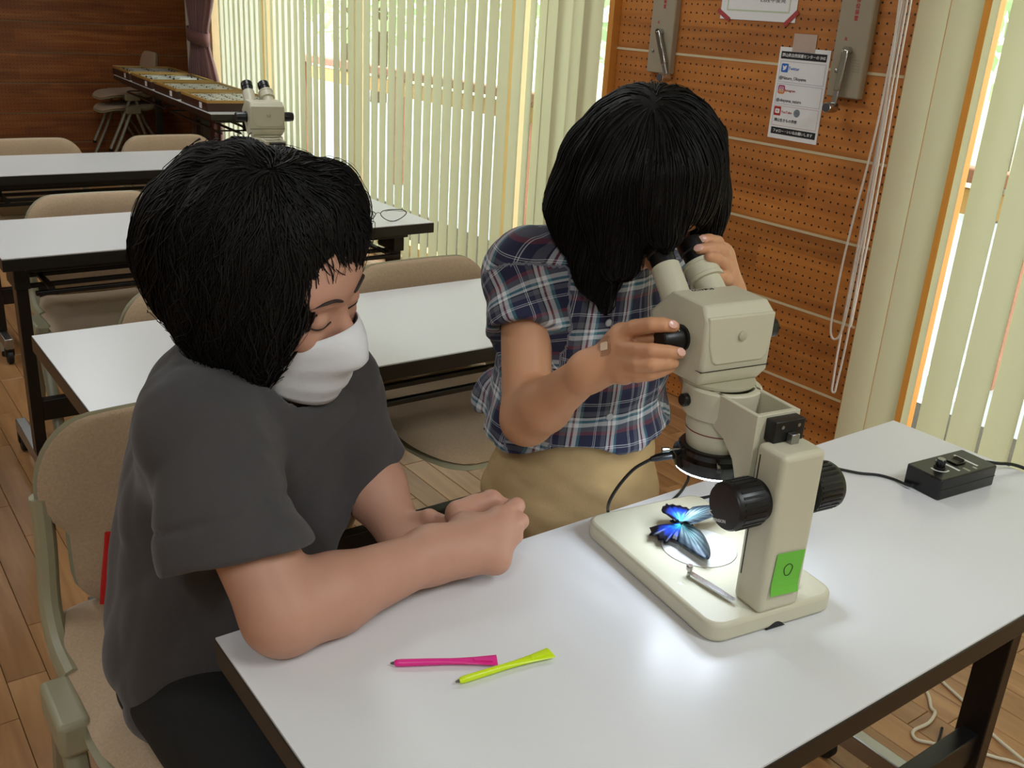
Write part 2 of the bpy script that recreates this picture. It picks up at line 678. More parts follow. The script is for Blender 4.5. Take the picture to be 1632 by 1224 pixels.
def curtain():
    c = empty('curtain', (2.575, 7.35, 0.02), 0, 'mauve curtain gathered by a tieback in the far corner', 'curtain')
    P = []
    for i in range(36):
        z = i / 35 * 2.3
        pin = math.exp(-((z - 1.0) / 0.22) ** 2)
        hw = 0.30 * (1 - 0.42 * pin)
        cy = 0.05 * pin
        P.append([(0.035 * (1 - 0.35 * pin) * math.sin(k / 60 * 2 * math.pi * 8.5 + 0.25 * math.sin(z * 3)) * (0.6 + 0.4 * math.sin(k * 1.7)), cy + hw * (k / 30 - 1), z) for k in range(61)])
    MB().grid(P).build('cloth', M_curt, c, smooth=True, angle=0, solid=0.002)
    t = MB()
    pts = []
    for k in range(28):
        a = 2 * math.pi * k / 28
        pts.append((0.05 * math.cos(a), 0.05 + 0.19 * math.sin(a), 1.0 + 0.02 * math.sin(a)))
    rows = [[(p[0], p[1], p[2] + dz) for p in pts + pts[:1]] for dz in (-0.045, 0.045)]
    t.grid(rows)
    t.build('tieback', mat('tieback_cloth', S(118, 80, 76), 0.8), c, smooth=True, angle=0, solid=0.004)


curtain()

# ceiling lamps (long fluorescent fittings, unseen above the picture)
M_tube = mat('lit_tube', (1, 1, 1, 1), 0.5, emit=((1, 0.97, 0.92, 1), 4.0))
lamps = []
for i, (lx, ly) in enumerate(((-0.9, -0.9), (1.2, -0.9), (-0.9, 2.9), (1.2, 2.9), (-0.9, 5.6), (1.2, 5.6))):
    r = empty('ceiling_lamp', (lx, ly, CH), 0, 'unseen long white ceiling lamp, %s row, %s' % (('front', 'front', 'middle', 'middle', 'back', 'back')[i], 'near the window' if lx > 0 else 'away from the window'), 'lamp', 'ceiling lamps')
    MB().box((-0.11, -0.62, -0.05), (0.11, 0.62, 0)).build('housing', M_ceil, r, bevel=0.004)
    for s in (-0.05, 0.05):
        MB().tube([(s, -0.58, -0.07), (s, 0.58, -0.07)], 0.014, 10).build('tube', M_tube, r, smooth=True)
    lamp_area((0, 0, -0.095), 0.22, 1.2, 27.0 if ly < 0 else 14.0, r)  # front pair made stronger and set forward as added frontal fill

# ------------------------------------------------------------------ outside
M_ground = mat('pale_asphalt', S(150, 150, 155), 0.9, noise=0.12, scale=30)
ground = struct(MB().box((2.79, -14, -0.5), (26, 30, -0.22)).build('ground', M_ground))
M_line = mat('line_white', S(240, 240, 240), 0.7)
for py in (325, 352, 418, 474, 583, 636):  # plain white strips laid across the grey ground
    q = onz((1505, py), -0.22)
    MB().box((2.9, q[1] - 0.05, -0.22), (6.5, q[1] + 0.05, -0.216)).build('white_line', M_line, ground)
M_rail = mat('rail_wood', S(150, 95, 70), 0.7, noise=0.2, scale=8)
rl = empty('railing', (4.5, 5, -0.22), 0, 'brown wooden railing outside the windows', 'railing')
MB().box((-0.05, -9, 0.93), (0.05, 9, 1.0)).build('top_rail', M_rail, rl, bevel=0.01)
MB().box((-0.02, -9, 0.78), (0.02, 9, 0.9)).build('lower_rail', mat('rail_wood_pale', S(196, 150, 84), 0.7, noise=0.2, scale=8), rl, bevel=0.006)
for k in range(10):
    MB().box((-0.045, -8.6 + k * 1.9, 0), (0.045, -8.51 + k * 1.9, 0.93)).build('post', M_rail, rl, bevel=0.006)
M_hill = mat('hillside_grass', S(186, 196, 168), 0.9, noise=0.5, scale=2.5)
P = []
for i in range(14):
    P.append([(9 + i * 0.9 + 0.3 * math.sin(j * 1.3), -14 + j * 1.5, -0.25 + 0.55 * i + 0.35 * math.sin(i * 1.9 + j) * (i > 0)) for j in range(31)])
struct(MB().grid(P).build('hillside', M_hill, smooth=True, angle=0))
M_leaf = mat('leaf', S(172, 192, 142), 0.6, noise=0.4, scale=3, trans=0.35)
M_bark = mat('bark', S(85, 66, 48), 0.9, noise=0.3, scale=14)
for i, (tx, ty, th, tr) in enumerate(((8.2, 1.4, 4.6, 1.5), (8.8, 4.6, 5.2, 1.8), (7.6, 7.8, 4.4, 1.5), (9.2, 11.0, 5.4, 2.0), (8.0, 14.6, 4.6, 1.7), (9.4, 18.5, 5.2, 2.1))):
    t = empty('tree', (tx, ty, -0.22), 0, ('bushy green tree outside the near window', 'tall broad green tree outside the long blind', 'small green tree close to the railing', 'wide leafy tree at the slope foot', 'round green tree outside the far blind end', 'farthest green tree beyond the curtain corner')[i], 'tree', 'trees outside the windows')
    MB().tube(smoothpath([(0, 0, 0), (0.06, 0.05, th * 0.3), (-0.05, 0.1, th * 0.6), (0.05, 0, th * 0.85)], 4), [0.14 * (1 - 0.05 * k) for k in range(13)], 8).build('trunk', M_bark, t, smooth=True)
    fb = MB()
    for k in range(1100):
        a, u, r = rnd.random() * 6.283, rnd.uniform(-1, 1), tr * (rnd.random() ** 0.33)
        c = np.array([r * math.sqrt(1 - u * u) * math.cos(a), r * math.sqrt(1 - u * u) * math.sin(a), th * 0.62 + r * u * 1.25])
        d = np.array([rnd.gauss(0, 1), rnd.gauss(0, 1), rnd.gauss(0, 1)])
        d /= np.linalg.norm(d)
        e = np.cross(d, [0.3, 0.5, 0.8])
        e /= np.linalg.norm(e)
        s = rnd.uniform(0.08, 0.17)
        fb.add([c - d * s, c + e * s * 0.5, c + d * s, c - e * s * 0.5], [(0, 1, 2, 3)])
    fb.build('foliage', M_leaf, t)

# ------------------------------------------------------------------ tables
TL, TD = 1.242, 0.4526
Mesh = {}


def make_table(label, group='white tables in rows'):
    t = empty('folding_table', (0, 0, 0), 0, label, 'table', group)
    hx, hy = TL / 2, TD / 2
    top = MB().box((-hx + 0.0012, -hy + 0.0012, 0.6975), (hx - 0.0012, hy - 0.0012, 0.7)).build('table_top', M_white, t)
    MB().box((-hx, -hy, 0.667), (hx, hy, 0.6975)).build('edge_band', M_edge, top, bevel=0.0015, seg=2)
    MB().box((-0.56, -0.17, 0.645), (0.56, 0.19, 0.667)).build('under_frame', M_black, t, bevel=0.002)
    for s in (-1, 1):
        xa, xb = (0.547, 0.577) if s > 0 else (-0.577, -0.547)
        lg = MB().box((xa, -0.096, 0.1), (xb, -0.046, 0.645)).build('leg', M_legst, t, bevel=0.002)
        MB().box((xa - 0.004, -0.11, 0.585), (xb + 0.004, 0.0, 0.646)).build('hinge_bracket', M_black, lg, bevel=0.003)
        ft = MB().box((xa, -0.2, 0.06), (xb, 0.21, 0.1)).build('foot', M_steel, t, bevel=0.003)
        for yy in (-0.18, 0.19):
            MB().lathe([(0.022, -0.011), (0.026, -0.007), (0.026, 0.007), (0.022, 0.011)], ((xa + xb) / 2, yy, 0.027), 18, rot=[[0, 0, 1], [1, 0, 0], [0, 1, 0]]).build('caster', M_rubber, ft, smooth=True)
            MB().box(((xa + xb) / 2 - 0.016, yy - 0.01, 0.03), ((xa + xb) / 2 + 0.016, yy + 0.01, 0.062)).build('caster_fork', M_black, ft, bevel=0.002)
    MB().box((-0.55, -0.086, 0.2), (0.55, -0.056, 0.26)).build('stretcher', M_black, t, bevel=0.002)
    for yy in (-0.15, -0.07, 0.04, 0.15):
        MB().box((-0.54, yy - 0.007, 0.578), (0.54, yy + 0.007, 0.59)).build('shelf_rail', M_black, t, bevel=0.002)
    for xx in (-0.5, 0.5):
        MB().box((xx - 0.008, -0.15, 0.59), (xx + 0.008, 0.15, 0.598)).build('shelf_hanger', M_black, t)
        MB().box((xx - 0.008, -0.01, 0.59), (xx + 0.008, 0.01, 0.65)).build('shelf_hanger', M_black, t)
    return t


T1 = make_table('white folding table in front, with the microscope and two pens on it')
T1.location = (0.908, 0.6497, 0)


def put_table(x, y, rz, label):
    t = copy_tree(T1)
    t.location = (x, y, 0)
    t.rotation_euler = (0, 0, rz)
    t['label'] = label
    return t


put_table(0.951, 1.757, 0, 'bare white folding table directly behind the two people')
put_table(1.01, 2.83, 0, 'white folding table holding the eyeglasses, third row from the front')
put_table(1.12, 4.005, 0, 'bare white folding table in the farthest row, before the back wall')
sa = math.radians(90 - 3.6)
put_table(2.215, 6.07, sa, 'dark-edged table under the nearer two insect boxes by the window')
put_table(2.297, 7.33, sa, 'dark-edged table under the farther two insect boxes by the window')

# ------------------------------------------------------------------ chairs
M_fab = mat('beige_fabric', S(188, 162, 134), 0.95, noise=0.22, scale=260, bump=0.5, bscale=500, sheen=0.2)
M_plas = mat('olive_beige_plastic', S(160, 155, 128), 0.45, noise=0.04, scale=6)
M_tubeg = mat('grey_beige_steel', S(150, 146, 124), 0.4, metal=0.1)


def pillow(rows, hwf, pos, T, ncol=16):
    """closed cushion: rows parameter s, half width hwf(s), pos(s, x, off) -> point"""
    fr, bk = [], []
    ns = len(rows)
    for i, s in enumerate(rows):
        a, b = [], []
        for j in range(ncol + 1):
            u = -1 + 2 * j / ncol
            edge = (1 - abs(u) ** 6) * (1 - abs(2 * s - 1) ** 8)
            t = T * (max(edge, 0.0) ** 0.45)
            a.append(pos(s, u * hwf(s), t))
            b.append(pos(s, u * hwf(s), -t))
        fr.append(a)
        bk.append(b)
    m = MB().grid(fr)
    m.grid([list(reversed(r)) for r in bk])
    return m


def corner(v, r):
    """rounded-corner factor: distance in from an end v (metres) with radius r -> inset"""
    return 0.0 if v >= r else r - math.sqrt(max(0.0, r * r - (r - v) ** 2))


def make_chair():
    c = empty('stacking_chair', (0, 0, 0), 0, 'x', 'chair', 'beige stacking chairs')
    H0, H1 = 0.445, 0.745

    def hwb(s):
        z = s * (H1 - H0)
        w = 0.168 + 0.036 * min(1, max(0, (s - 0.42) / 0.16)) ** 1.0
        return w - corner(H1 - H0 - z, 0.1) * 0.9 - corner(z, 0.06)

    def pb(s, x, t):
        z = H0 + s * (H1 - H0)
        return (x, 0.205 + 0.035 * s - 0.55 * x * x + t, z)
    rows = [0, 0.01, 0.03, 0.07, 0.13, 0.2, 0.28, 0.36, 0.42, 0.47, 0.52, 0.57, 0.62, 0.68, 0.74, 0.8, 0.86, 0.91, 0.95, 0.98, 0.993, 1]
    pillow(rows, hwb, pb, 0.016).build('backrest', M_fab, c, smooth=True, angle=0)
    pillow(rows, lambda s: hwb(s) + 0.003, lambda s, x, t: (x, pb(s, x, 0)[1] + 0.014 + t, pb(s, x, 0)[2]), 0.008).build('back_shell', M_plas, c, smooth=True, angle=0)

    def hws(s):
        y = s * 0.43
        return 0.222 - corner(y, 0.12) - corner(0.43 - y, 0.07)

    def ps(s, x, t):
        y = -0.215 + s * 0.43
        return (x, y, 0.425 - 0.012 * math.cos(s * 2.6) + 0.25 * x * x - (0.02 * max(0, (0.25 - s) / 0.25) ** 2) + t)
    rs = [0, 0.01, 0.03, 0.06, 0.1, 0.15, 0.22, 0.3, 0.4, 0.5, 0.6, 0.7, 0.8, 0.88, 0.93, 0.97, 0.99, 1]
    pillow(rs, hws, ps, 0.016).build('seat', M_fab, c, smooth=True, angle=0)
    pillow(rs, lambda s: hws(s) + 0.006, lambda s, x, t: (x * 1.0, ps(s, x, 0)[1] * 1.015, ps(s, x, 0)[2] - 0.014 + t), 0.01).build('seat_shell', M_plas, c, smooth=True, angle=0)
    for s in (-1, 1):
        MB().tube(smoothpath([(s * 0.212, 0.05, 0.425), (s * 0.212, 0.13, 0.43), (s * 0.208, 0.19, 0.47), (s * 0.2, 0.213, 0.56), (s * 0.198, 0.222, 0.635)], 5), 0.016, 10, r2=1.35).build('post', M_plas, c, smooth=True)
        MB().box((s * 0.236 - 0.021, -0.06, 0.385), (s * 0.236 + 0.021, 0.055, 0.44)).build('side_joint', M_plas, c, bevel=0.009, seg=3)
        for q in (-1, 1):
            MB().tube([(s * 0.236, 0.0 + q * 0.02, 0.4), (s * 0.236, q * 0.09 - 0.01, 0.22), (s * 0.24, q * 0.2, 0.018)], 0.0125, 10, r2=1.3).build('leg', M_tubeg, c, smooth=True)
            MB().lathe([(0.014, 0), (0.016, 0.004), (0.015, 0.02)], (s * 0.24, q * 0.2, 0.0), 12).build('glide', M_rubber, c, smooth=True)
    MB().box((-0.235, -0.03, 0.392), (0.235, 0.03, 0.403)).build('cross_bar', M_tubeg, c, bevel=0.002)
    return c


CH0 = make_chair()
first = [True]


def put_chair(x, y, rz, label, z=0.0):
    c = CH0 if first[0] else copy_tree(CH0)
    first[0] = False
    c.location = (x, y, z)
    c.rotation_euler = (0, 0, rz)
    c['label'] = label
    return c


put_chair(0.42, 1.20, 0.0, 'beige chair the woman in the charcoal shirt sits on')
put_chair(1.24, 1.82, 0.0, 'beige chair pushed under the bare table right behind the child')
put_chair(0.71, 1.82, 0.0, 'beige chair behind the head of the woman, pushed under the second table')
put_chair(0.745, 2.915, 0.0, 'beige chair pushed under the near end of the third-row table')
put_chair(0.80, 4.12, 0.0, 'beige chair at the cropped end of the farthest table row')
put_chair(1.36, 4.13, 0.0, 'beige chair in the farthest row, the one nearer the window')
put_chair(2.3, 8.42, -math.pi / 2, 'lower of two chairs stacked against the back wall', 0.0)
put_chair(2.315, 8.475, -math.pi / 2, 'upper of two chairs stacked against the back wall', 0.095)

# red strap behind the woman's back
strap = MB().tube(smoothpath([ony((174, 848), 1.385), ony((172, 880), 1.383), ony((168, 925), 1.375), ony((166, 962), 1.37)], 5), 0.003, 8, r2=2.2).build('red_strap', mat('red_cloth', S(200, 30, 28), 0.6), smooth=True)
tag(strap, 'thin red strap hanging between the charcoal shirt and the chair back', 'strap')

# ------------------------------------------------------------------ stereo microscope (local frame: x right, y towards the user, z up from the table)
M_ms = mat('cream_enamel', S(200, 195, 172), 0.38, noise=0.03, scale=9, spec=0.4)
M_msd = mat('cream_enamel_dark', S(182, 176, 152), 0.45)
M_bk = mat('satin_black', S(15, 15, 16), 0.35, noise=0.1, scale=30)
M_gloss = mat('gloss_black', S(12, 12, 13), 0.15)
M_red = mat('red_line', S(120, 30, 30), 0.5)
M_ink_shade = mat('ink_and_recess_shade', S(25, 24, 24), 0.6)
M_wink = mat('white_ink', S(225, 225, 225), 0.6)
RXX = [[0, 0, 1], [0, 1, 0], [-1, 0, 0]]        # lathe axis along +x
RYN = [[1, 0, 0], [0, 0, -1], [0, 1, 0]]        # lathe axis along -y
CX, AY = 0.0935, 0.147


def rrect(x0, y0, x1, y1, r, n=6):
    out = []
    for cx, cy, a0 in ((x1 - r, y1 - r, 0), (x0 + r, y1 - r, 90), (x0 + r, y0 + r, 180), (x1 - r, y0 + r, 270)):
        for k in range(n + 1):
            a = math.radians(a0 + 90 * k / n)
            out.append((cx + r * math.cos(a), cy + r * math.sin(a)))
    return out


def hull(name, pts, m, parent, bevel):
    bm = bmesh.new()
    for p in pts:
        bm.verts.new(p)
    r = bmesh.ops.convex_hull(bm, input=bm.verts)
    bmesh.ops.dissolve_limit(bm, angle_limit=0.02, verts=bm.verts, edges=bm.edges)
    me = bpy.data.meshes.new(name)
    bm.to_mesh(me)
    bm.free()
    return mobj(name, me, m, parent, bevel=bevel, seg=3)


def both(p):
    return [(CX + p[0], p[1], p[2]), (CX - p[0], p[1], p[2])]


def make_scope(label):
    s = empty('stereo_microscope', (0, 0, 0), 0, label, 'microscope', 'stereo microscopes')
    base = MB().prism(rrect(0, 0, 0.187, 0.272, 0.022), 0.001, 0.0255).build('base', M_ms, s, bevel=0.005, seg=3)
    MB().prism([(0.08 + 0.028 * (k / 8) , 0.008 * math.sin(math.pi * k / 8)) for k in range(9)], -0.003, 0.0003, frameM((0, 0, 0.0012), (1, 0, 0), (0, 0, 1))).build('notch_shade', M_ink_shade, base)  # dark inset painted as the shade of a notch; the base is uncut
    MB().lathe([(0.0475, 0), (0.0475, 0.0012)], (CX, AY, 0.0255), 48).build('stage_plate', mat('white_plate', S(235, 235, 232), 0.25), base)
    MB().lathe([(0.0482, 0), (0.0482, 0.0004)], (CX, AY, 0.0253), 48).build('plate_rim', mat('plate_rim_dark', S(120, 115, 105), 0.4), base)
    for a, b in (((0.040, 0.098), (0.052, 0.03)), ((0.150, 0.098), (0.146, 0.03))):
        cl = empty('stage_clip')
        cl.parent = base
        d = V3((b[0] - a[0], b[1] - a[1], 0))
        L = np.linalg.norm(d)
        M = frameM((a[0], a[1], 0.031), d, (-d[1], d[0], 0))
        MB().prism([(0, -0.0035), (0.6 * L, -0.0045), (L, -0.003), (L + 0.002, 0), (L, 0.003), (0.6 * L, 0.0045), (0, 0.0035)], -0.0004, 0.0004, M).build('clip_blade', M_chrome, cl)
        MB().lathe([(0.0022, -0.006), (0.0022, 0.003), (0.0042, 0.003), (0.0042, 0.008), (0.0035, 0.009)], (a[0], a[1], 0.0315), 14).build('clip_knob', M_chrome, cl, smooth=True)
    MB().lathe([(0.0026, 0), (0.0026, 0.0006)], (0.02, 0.088, 0.0252), 14).build('screw', M_steel, base)
    col = MB().box((0.063, 0.0, 0.0245), (0.124, 0.045, 0.222)).build('column', M_ms, s, bevel=0.007, seg=4)
    MB().box((0.0624, 0.036, 0.06), (0.0635, 0.0372, 0.21)).build('groove_shade', M_ink_shade, col)  # thin dark strip stands in for the shade inside a groove
    MB().lathe([(0.024, 0.0), (0.024, 0.006), (0.0275, 0.008), (0.0275, 0.044), (0.0255, 0.047), (0.018, 0.0475)], (0.124, 0.03, 0.158), 40, rot=RXX).build('focus_knob', M_bk, s, smooth=True)
    kn = MB().lathe([(0.024, 0.0), (0.024, 0.006), (0.0275, 0.008), (0.0275, 0.044), (0.0255, 0.047), (0.018, 0.0475)], (0.063, 0.03, 0.158), 40, rot=[[0, 0, -1], [0, 1, 0], [1, 0, 0]]).build('focus_knob', M_bk, s, smooth=True)
    for sx, x0, x1 in ((1, 0.134, 0.164), (-1, 0.053, 0.023)):
        rb = MB()
        for k in range(26):
            a = 2 * math.pi * k / 26
            rb.obox(((x0 + x1) / 2, 0.03 + 0.0275 * math.cos(a), 0.158 + 0.0275 * math.sin(a)), 0.03, 0.0014, 0.0028, [[1, 0, 0], [0, math.cos(a), -math.sin(a)], [0, math.sin(a), math.cos(a)]])
        rb.build('grip_ribs', M_bk, kn)
    text_part('TENSION', 0.0052, M_wink, kn, frameM((0.0153, 0.034, 0.139), (0, -0.94, 0.34), (0, 0.34, 0.94)), ext=0.0002)
    text_part('\u2190', 0.012, M_wink, kn, frameM((0.0153, 0.049, 0.141), (0, -0.94, -0.34), (0, -0.34, 0.94)), ext=0.0002)
    # arm: a hollow casting that runs from the column to the collar
    side = [(0.049, 0.25), (0.128, 0.25), (0.128, 0.212), (0.1, 0.203), (0.08, 0.185), (0.068, 0.16), (0.063, 0.115), (0.049, 0.115)]
    arm = empty('arm')
    arm.parent = s
    for xa in (0.0625, 0.1185):
        MB().prism(side, 0, 0.006, frameM((xa, 0, 0), (0, 1, 0), (0, 0, 1))).build('side_wall', M_ms, arm, bevel=0.001)
    MB().box((0.0685, 0.049, 0.115), (0.1185, 0.056, 0.25)).build('front_wall', M_ms, arm, bevel=0.0008)
    MB().box((0.0685, 0.056, 0.208), (0.1185, 0.128, 0.213)).build('arm_floor', M_msd, arm)
    MB().lathe([(0.0385, 0.25), (0.044, 0.25), (0.0462, 0.248), (0.0462, 0.222), (0.043, 0.213), (0.0385, 0.212), (0.0385, 0.25)], (CX, AY, 0), 48, cap=False).build('collar', M_ms, arm, smooth=True)
    MB().lathe([(0.0078, 0), (0.0078, 0.008), (0.006, 0.0095)], (CX - 0.0445, AY + 0.006, 0.232), 18, rot=[[0, 0, -1], [0, 1, 0], [1, 0, 0]]).build('clamp_screw', M_bk, arm, smooth=True)
    br = MB().box((0.075, 0.033, 0.2215), (0.118, 0.049, 0.247)).build('slide_bracket', M_bk, s, bevel=0.001)
    for xx in (0.0855, 0.109):
        MB().lathe([(0.0022, 0), (0.0022, 0.0006)], (xx, 0.033, 0.24), 10, rot=RYN).build('screw', M_steel, br)
    MB().box((0.093, 0.024, 0.2215), (0.104, 0.033, 0.2335)).build('stop_pin', M_steel, br, bevel=0.001)
    # objective barrel
    bar = MB().lathe([(0.030, 0.160), (0.0335, 0.168), (0.0372, 0.195), (0.0378, 0.2125)], (CX, AY, 0), 48).build('objective_barrel', M_ms, s, smooth=True)
    MB().lathe([(0.0369, 0.1925), (0.03725, 0.1925), (0.0374, 0.1938), (0.0370, 0.1938)], (CX, AY, 0), 48, cap=False).build('red_ring', M_red, bar)
    # head
    pts = []
    for p in ((0.043, 0.138, 0.2535), (0.0495, 0.1305, 0.268), (0.0505, 0.130, 0.335), (0.0465, 0.143, 0.3495), (0.0535, 0.165, 0.262), (0.0545, 0.172, 0.330),
              (0.04, 0.212, 0.2565), (0.0505, 0.236, 0.319), (0.044, 0.229, 0.295), (0.047, 0.203, 0.3505), (0.046, 0.2, 0.2535)):
        pts += both(p)
    head = hull('head', pts, M_ms, s, 0.0045)
    MB().lathe([(0.0435, 0.2502), (0.0445, 0.2515), (0.0445, 0.2545)], (CX, AY + 0.01, 0), 40).build('head_seat', M_msd, s, smooth=True)
    fp = [(CX - 0.0485, 0.3385), (CX + 0.0485, 0.3385), (CX + 0.0485, 0.31), (CX + 0.0435, 0.2865), (CX + 0.037, 0.2805), (CX - 0.031, 0.2805), (CX - 0.037, 0.285), (CX - 0.0435, 0.304)]
    MB().prism(fp, -0.004, 0.0016, frameM((0, 0.1303, 0), (1, 0, 0), (0, 0, 1))).build('front_plate', M_ms, head, bevel=0.0022, seg=3)
    MB().lathe([(0.0058, 0.0), (0.0058, 0.002), (0.004, 0.003)], (CX + 0.002, 0.1285, 0.314), 20, rot=RYN).build('button', M_msd, head, smooth=True)
    MB().box((CX - 0.0507, 0.1292, 0.2735), (CX + 0.0507, 0.2, 0.2740)).build('parting_line', M_ink_shade, head)
    text_part('OLYMPUS', 0.0075, M_ink_shade, head, frameM((CX - 0.008, 0.196, 0.3506), (1, 0, 0), (0, 1, 0)), ext=0.0002)
    for sx in (-1, 1):
        rot = [[0, 0, sx], [0, 1, 0], [-sx, 0, 0]]
        kb = MB().lathe([(0.016, 0.0), (0.016, 0.003), (0.0135, 0.004), (0.0138, 0.020), (0.0125, 0.0255), (0.0125, 0.031), (0.0108, 0.0325)], (CX + sx * 0.053, 0.168, 0.3045), 30, rot=rot).build('zoom_knob', M_bk, s, smooth=True)
        if sx < 0:
            for k, ch in enumerate(('1', '2', '3', '4')):
                a = math.radians(60 + k * 38)
                n = np.array([0, -math.cos(a), math.sin(a)])
                text_part(ch, 0.0045, M_wink, kb, frameM(V3((CX - 0.053 - 0.011, 0.168, 0.3045)) + n * 0.0141, (1, 0, 0), np.cross(n, [1.0, 0, 0])), ext=0.0002)
        d = np.array([sx * -0.04, 0.72, 0.69])
        d /= np.linalg.norm(d)
        e1 = np.array([1.0, 0, 0]) - d * d[0]
        e1 /= np.linalg.norm(e1)
        rt = np.array([e1, np.cross(d, e1), d]).T
        b0 = V3((CX + sx * 0.028, 0.213, 0.331))
        tb = MB().lathe([(0.0205, -0.012), (0.0205, 0.004), (0.0178, 0.0055), (0.0178, 0.05)], b0, 32, rot=rt).build('eyepiece_tube', M_ms, s, smooth=True)
        if sx > 0:
            MB().lathe([(0.0185, 0.026), (0.0222, 0.0265), (0.0222, 0.031), (0.0212, 0.032), (0.0212, 0.046), (0.0225, 0.047), (0.0222, 0.0515), (0.0185, 0.052)], b0, 36, rot=rt).build('dioptre_ring', M_ms, tb, smooth=True)
        ep = MB().lathe([(0.0155, 0.05), (0.0155, 0.066), (0.0172, 0.068), (0.0172, 0.082), (0.0165, 0.084), (0.013, 0.084), (0.011, 0.079)], b0, 32, rot=rt).build('eyepiece', M_bk, s, smooth=True)
    return s


MSK = V3((0.74, 0.579, 0.7))
MSR = math.radians(-8.3)
scope = make_scope('cream stereo microscope on the front table, in use by the child')
scope.location = MSK
scope.rotation_euler = (0, 0, MSR)
MEX = np.array([math.cos(MSR), math.sin(MSR), 0])
MEY = np.array([-math.sin(MSR), math.cos(MSR), 0])


def wl(x, y, z):
    return MSK + x * MEX + y * MEY + np.array([0, 0, z])


def ml(P):
    d = V3(P) - MSK
    return np.array([d @ MEX, d @ MEY, d[2]])


scope2 = copy_tree(scope)
scope2.location = (1.052, 2.672, 0.7)
scope2['label'] = 'cream stereo microscope on the third-row table, beyond the head of the woman'

# sticky note with a hand-drawn ring
M_note = mat('green_paper', S(110, 190, 62), 0.7)
note = empty('sticky_note', wl(0.095, -0.0008, 0.075), MSR, 'bright green sticky note with an ink ring on the microscope column', 'note')
g = math.radians(-3)
MB().grid([[(math.cos(g) * x - math.sin(g) * z, -0.0006 - 0.002 * max(0, (-z - 0.01) / 0.014) ** 2, math.sin(g) * x + math.cos(g) * z) for x in (-0.0205, -0.01, 0, 0.01, 0.0205)] for z in (-0.0265, -0.018, -0.01, 0.01, 0.0265)]).build('paper', M_note, note, solid=0.0003)
MB().tube([(0.006 * math.cos(a) * (1 + 0.1 * math.sin(3 * a)), -0.0012, 0.0075 * math.sin(a) + 0.004) for a in [2 * math.pi * k / 24 for k in range(24)]], 0.0004, 6, closed=True).build('inked_ring', M_ink_shade, note)

# ring light round the objective, its cable and its dimmer box
M_led = mat('led_face', (1, 1, 1, 1), 0.4, emit=((0.74, 0.86, 1.0, 1), 50.0))
ring = empty('ring_light', wl(CX, AY, 0.142), MSR, 'black ring light round the lens of the front microscope', 'lamp')
MB().lathe([(0.036, 0.002), (0.043, 0.0), (0.0468, 0.002), (0.048, 0.006), (0.048, 0.017), (0.045, 0.019), (0.0425, 0.021), (0.0425, 0.027), (0.0405, 0.029), (0.034, 0.029), (0.034, 0.006), (0.036, 0.002)], (0, 0, 0), 56, cap=False).build('housing', M_gloss, ring, smooth=True, angle=30)
MB().lathe([(0.0335, -0.0008), (0.0445, -0.0008), (0.0445, -0.0002), (0.0335, -0.0002), (0.0335, -0.0008)], (0, 0, 0), 56, cap=False).build('led_face', M_led, ring, smooth=True)
for a in (-2.15, 2.9, 0.9):
    d = np.array([math.cos(a), math.sin(a), 0])
    sc_ = MB().tube([d * 0.040 + (0, 0, 0.0235), d * 0.058 + (0, 0, 0.0235)], [0.0013, 0.0013], 8).build('thumb_screw', M_chrome, ring, smooth=True)
    MB().tube([d * 0.058 + (0, 0, 0.0235), d * 0.067 + (0, 0, 0.0235)], 0.0032, 10).build('screw_head', M_chrome, sc_, smooth=True)
pa = ml(at((1070, 727), 1.205)) - np.array([CX, AY, 0.142])


def rl_local(P):
    return ml(P) - np.array([CX, AY, 0.142])


plug = [rl_local(at((1074, 724), 1.222)), rl_local(at((1061, 726), 1.22)), rl_local(at((1045, 730), 1.22)), rl_local(at((1037, 732), 1.22))]
MB().tube(plug, [0.006, 0.0055, 0.0045, 0.003], 12).build('plug', M_bk, ring, smooth=True)
cab = [at((1037, 732), 1.22), at((1010, 748), 1.23), at((985, 776), 1.25), at((970, 803), 1.27), onz((971, 820), 0.7025), onz((985, 823), 0.7025), onz((1000, 822), 0.7025), onz((1008, 832), 0.7025), onz((1016, 836), 0.7025), onz((1024, 826), 0.7025),
       onz((1045, 811), 0.7025), onz((1085, 800), 0.7025), onz((1135, 790), 0.7025), onz((1190, 772), 0.7025), onz((1250, 748), 0.7025), onz((1310, 742), 0.7025), onz((1340, 748), 0.7025), onz((1370, 754), 0.7025), onz((1400, 757), 0.7025), onz((1425, 764), 0.7025), onz((1449, 774), 0.706), onz((1456, 772), 0.71)]
cab = [rl_local(p) for p in cab]
# lay the stretch under the base well clear of the microscope foot
MB().tube(smoothpath(cab, 6), 0.0022, 8).build('cable', M_rubber, ring, smooth=True)
cab2 = [onz((1062, 808), 0.7025), onz((1072, 797), 0.7025), onz((1085, 784), 0.7025), onz((1096, 766), 0.705), onz((1101, 752), 0.712), onz((1120, 742), 0.716), onz((1150, 755), 0.712), onz((1175, 768), 0.7055)]
MB().tube(smoothpath([rl_local(p) for p in cab2], 6), 0.0022, 8).build('cable_loop', M_rubber, ring, smooth=True)

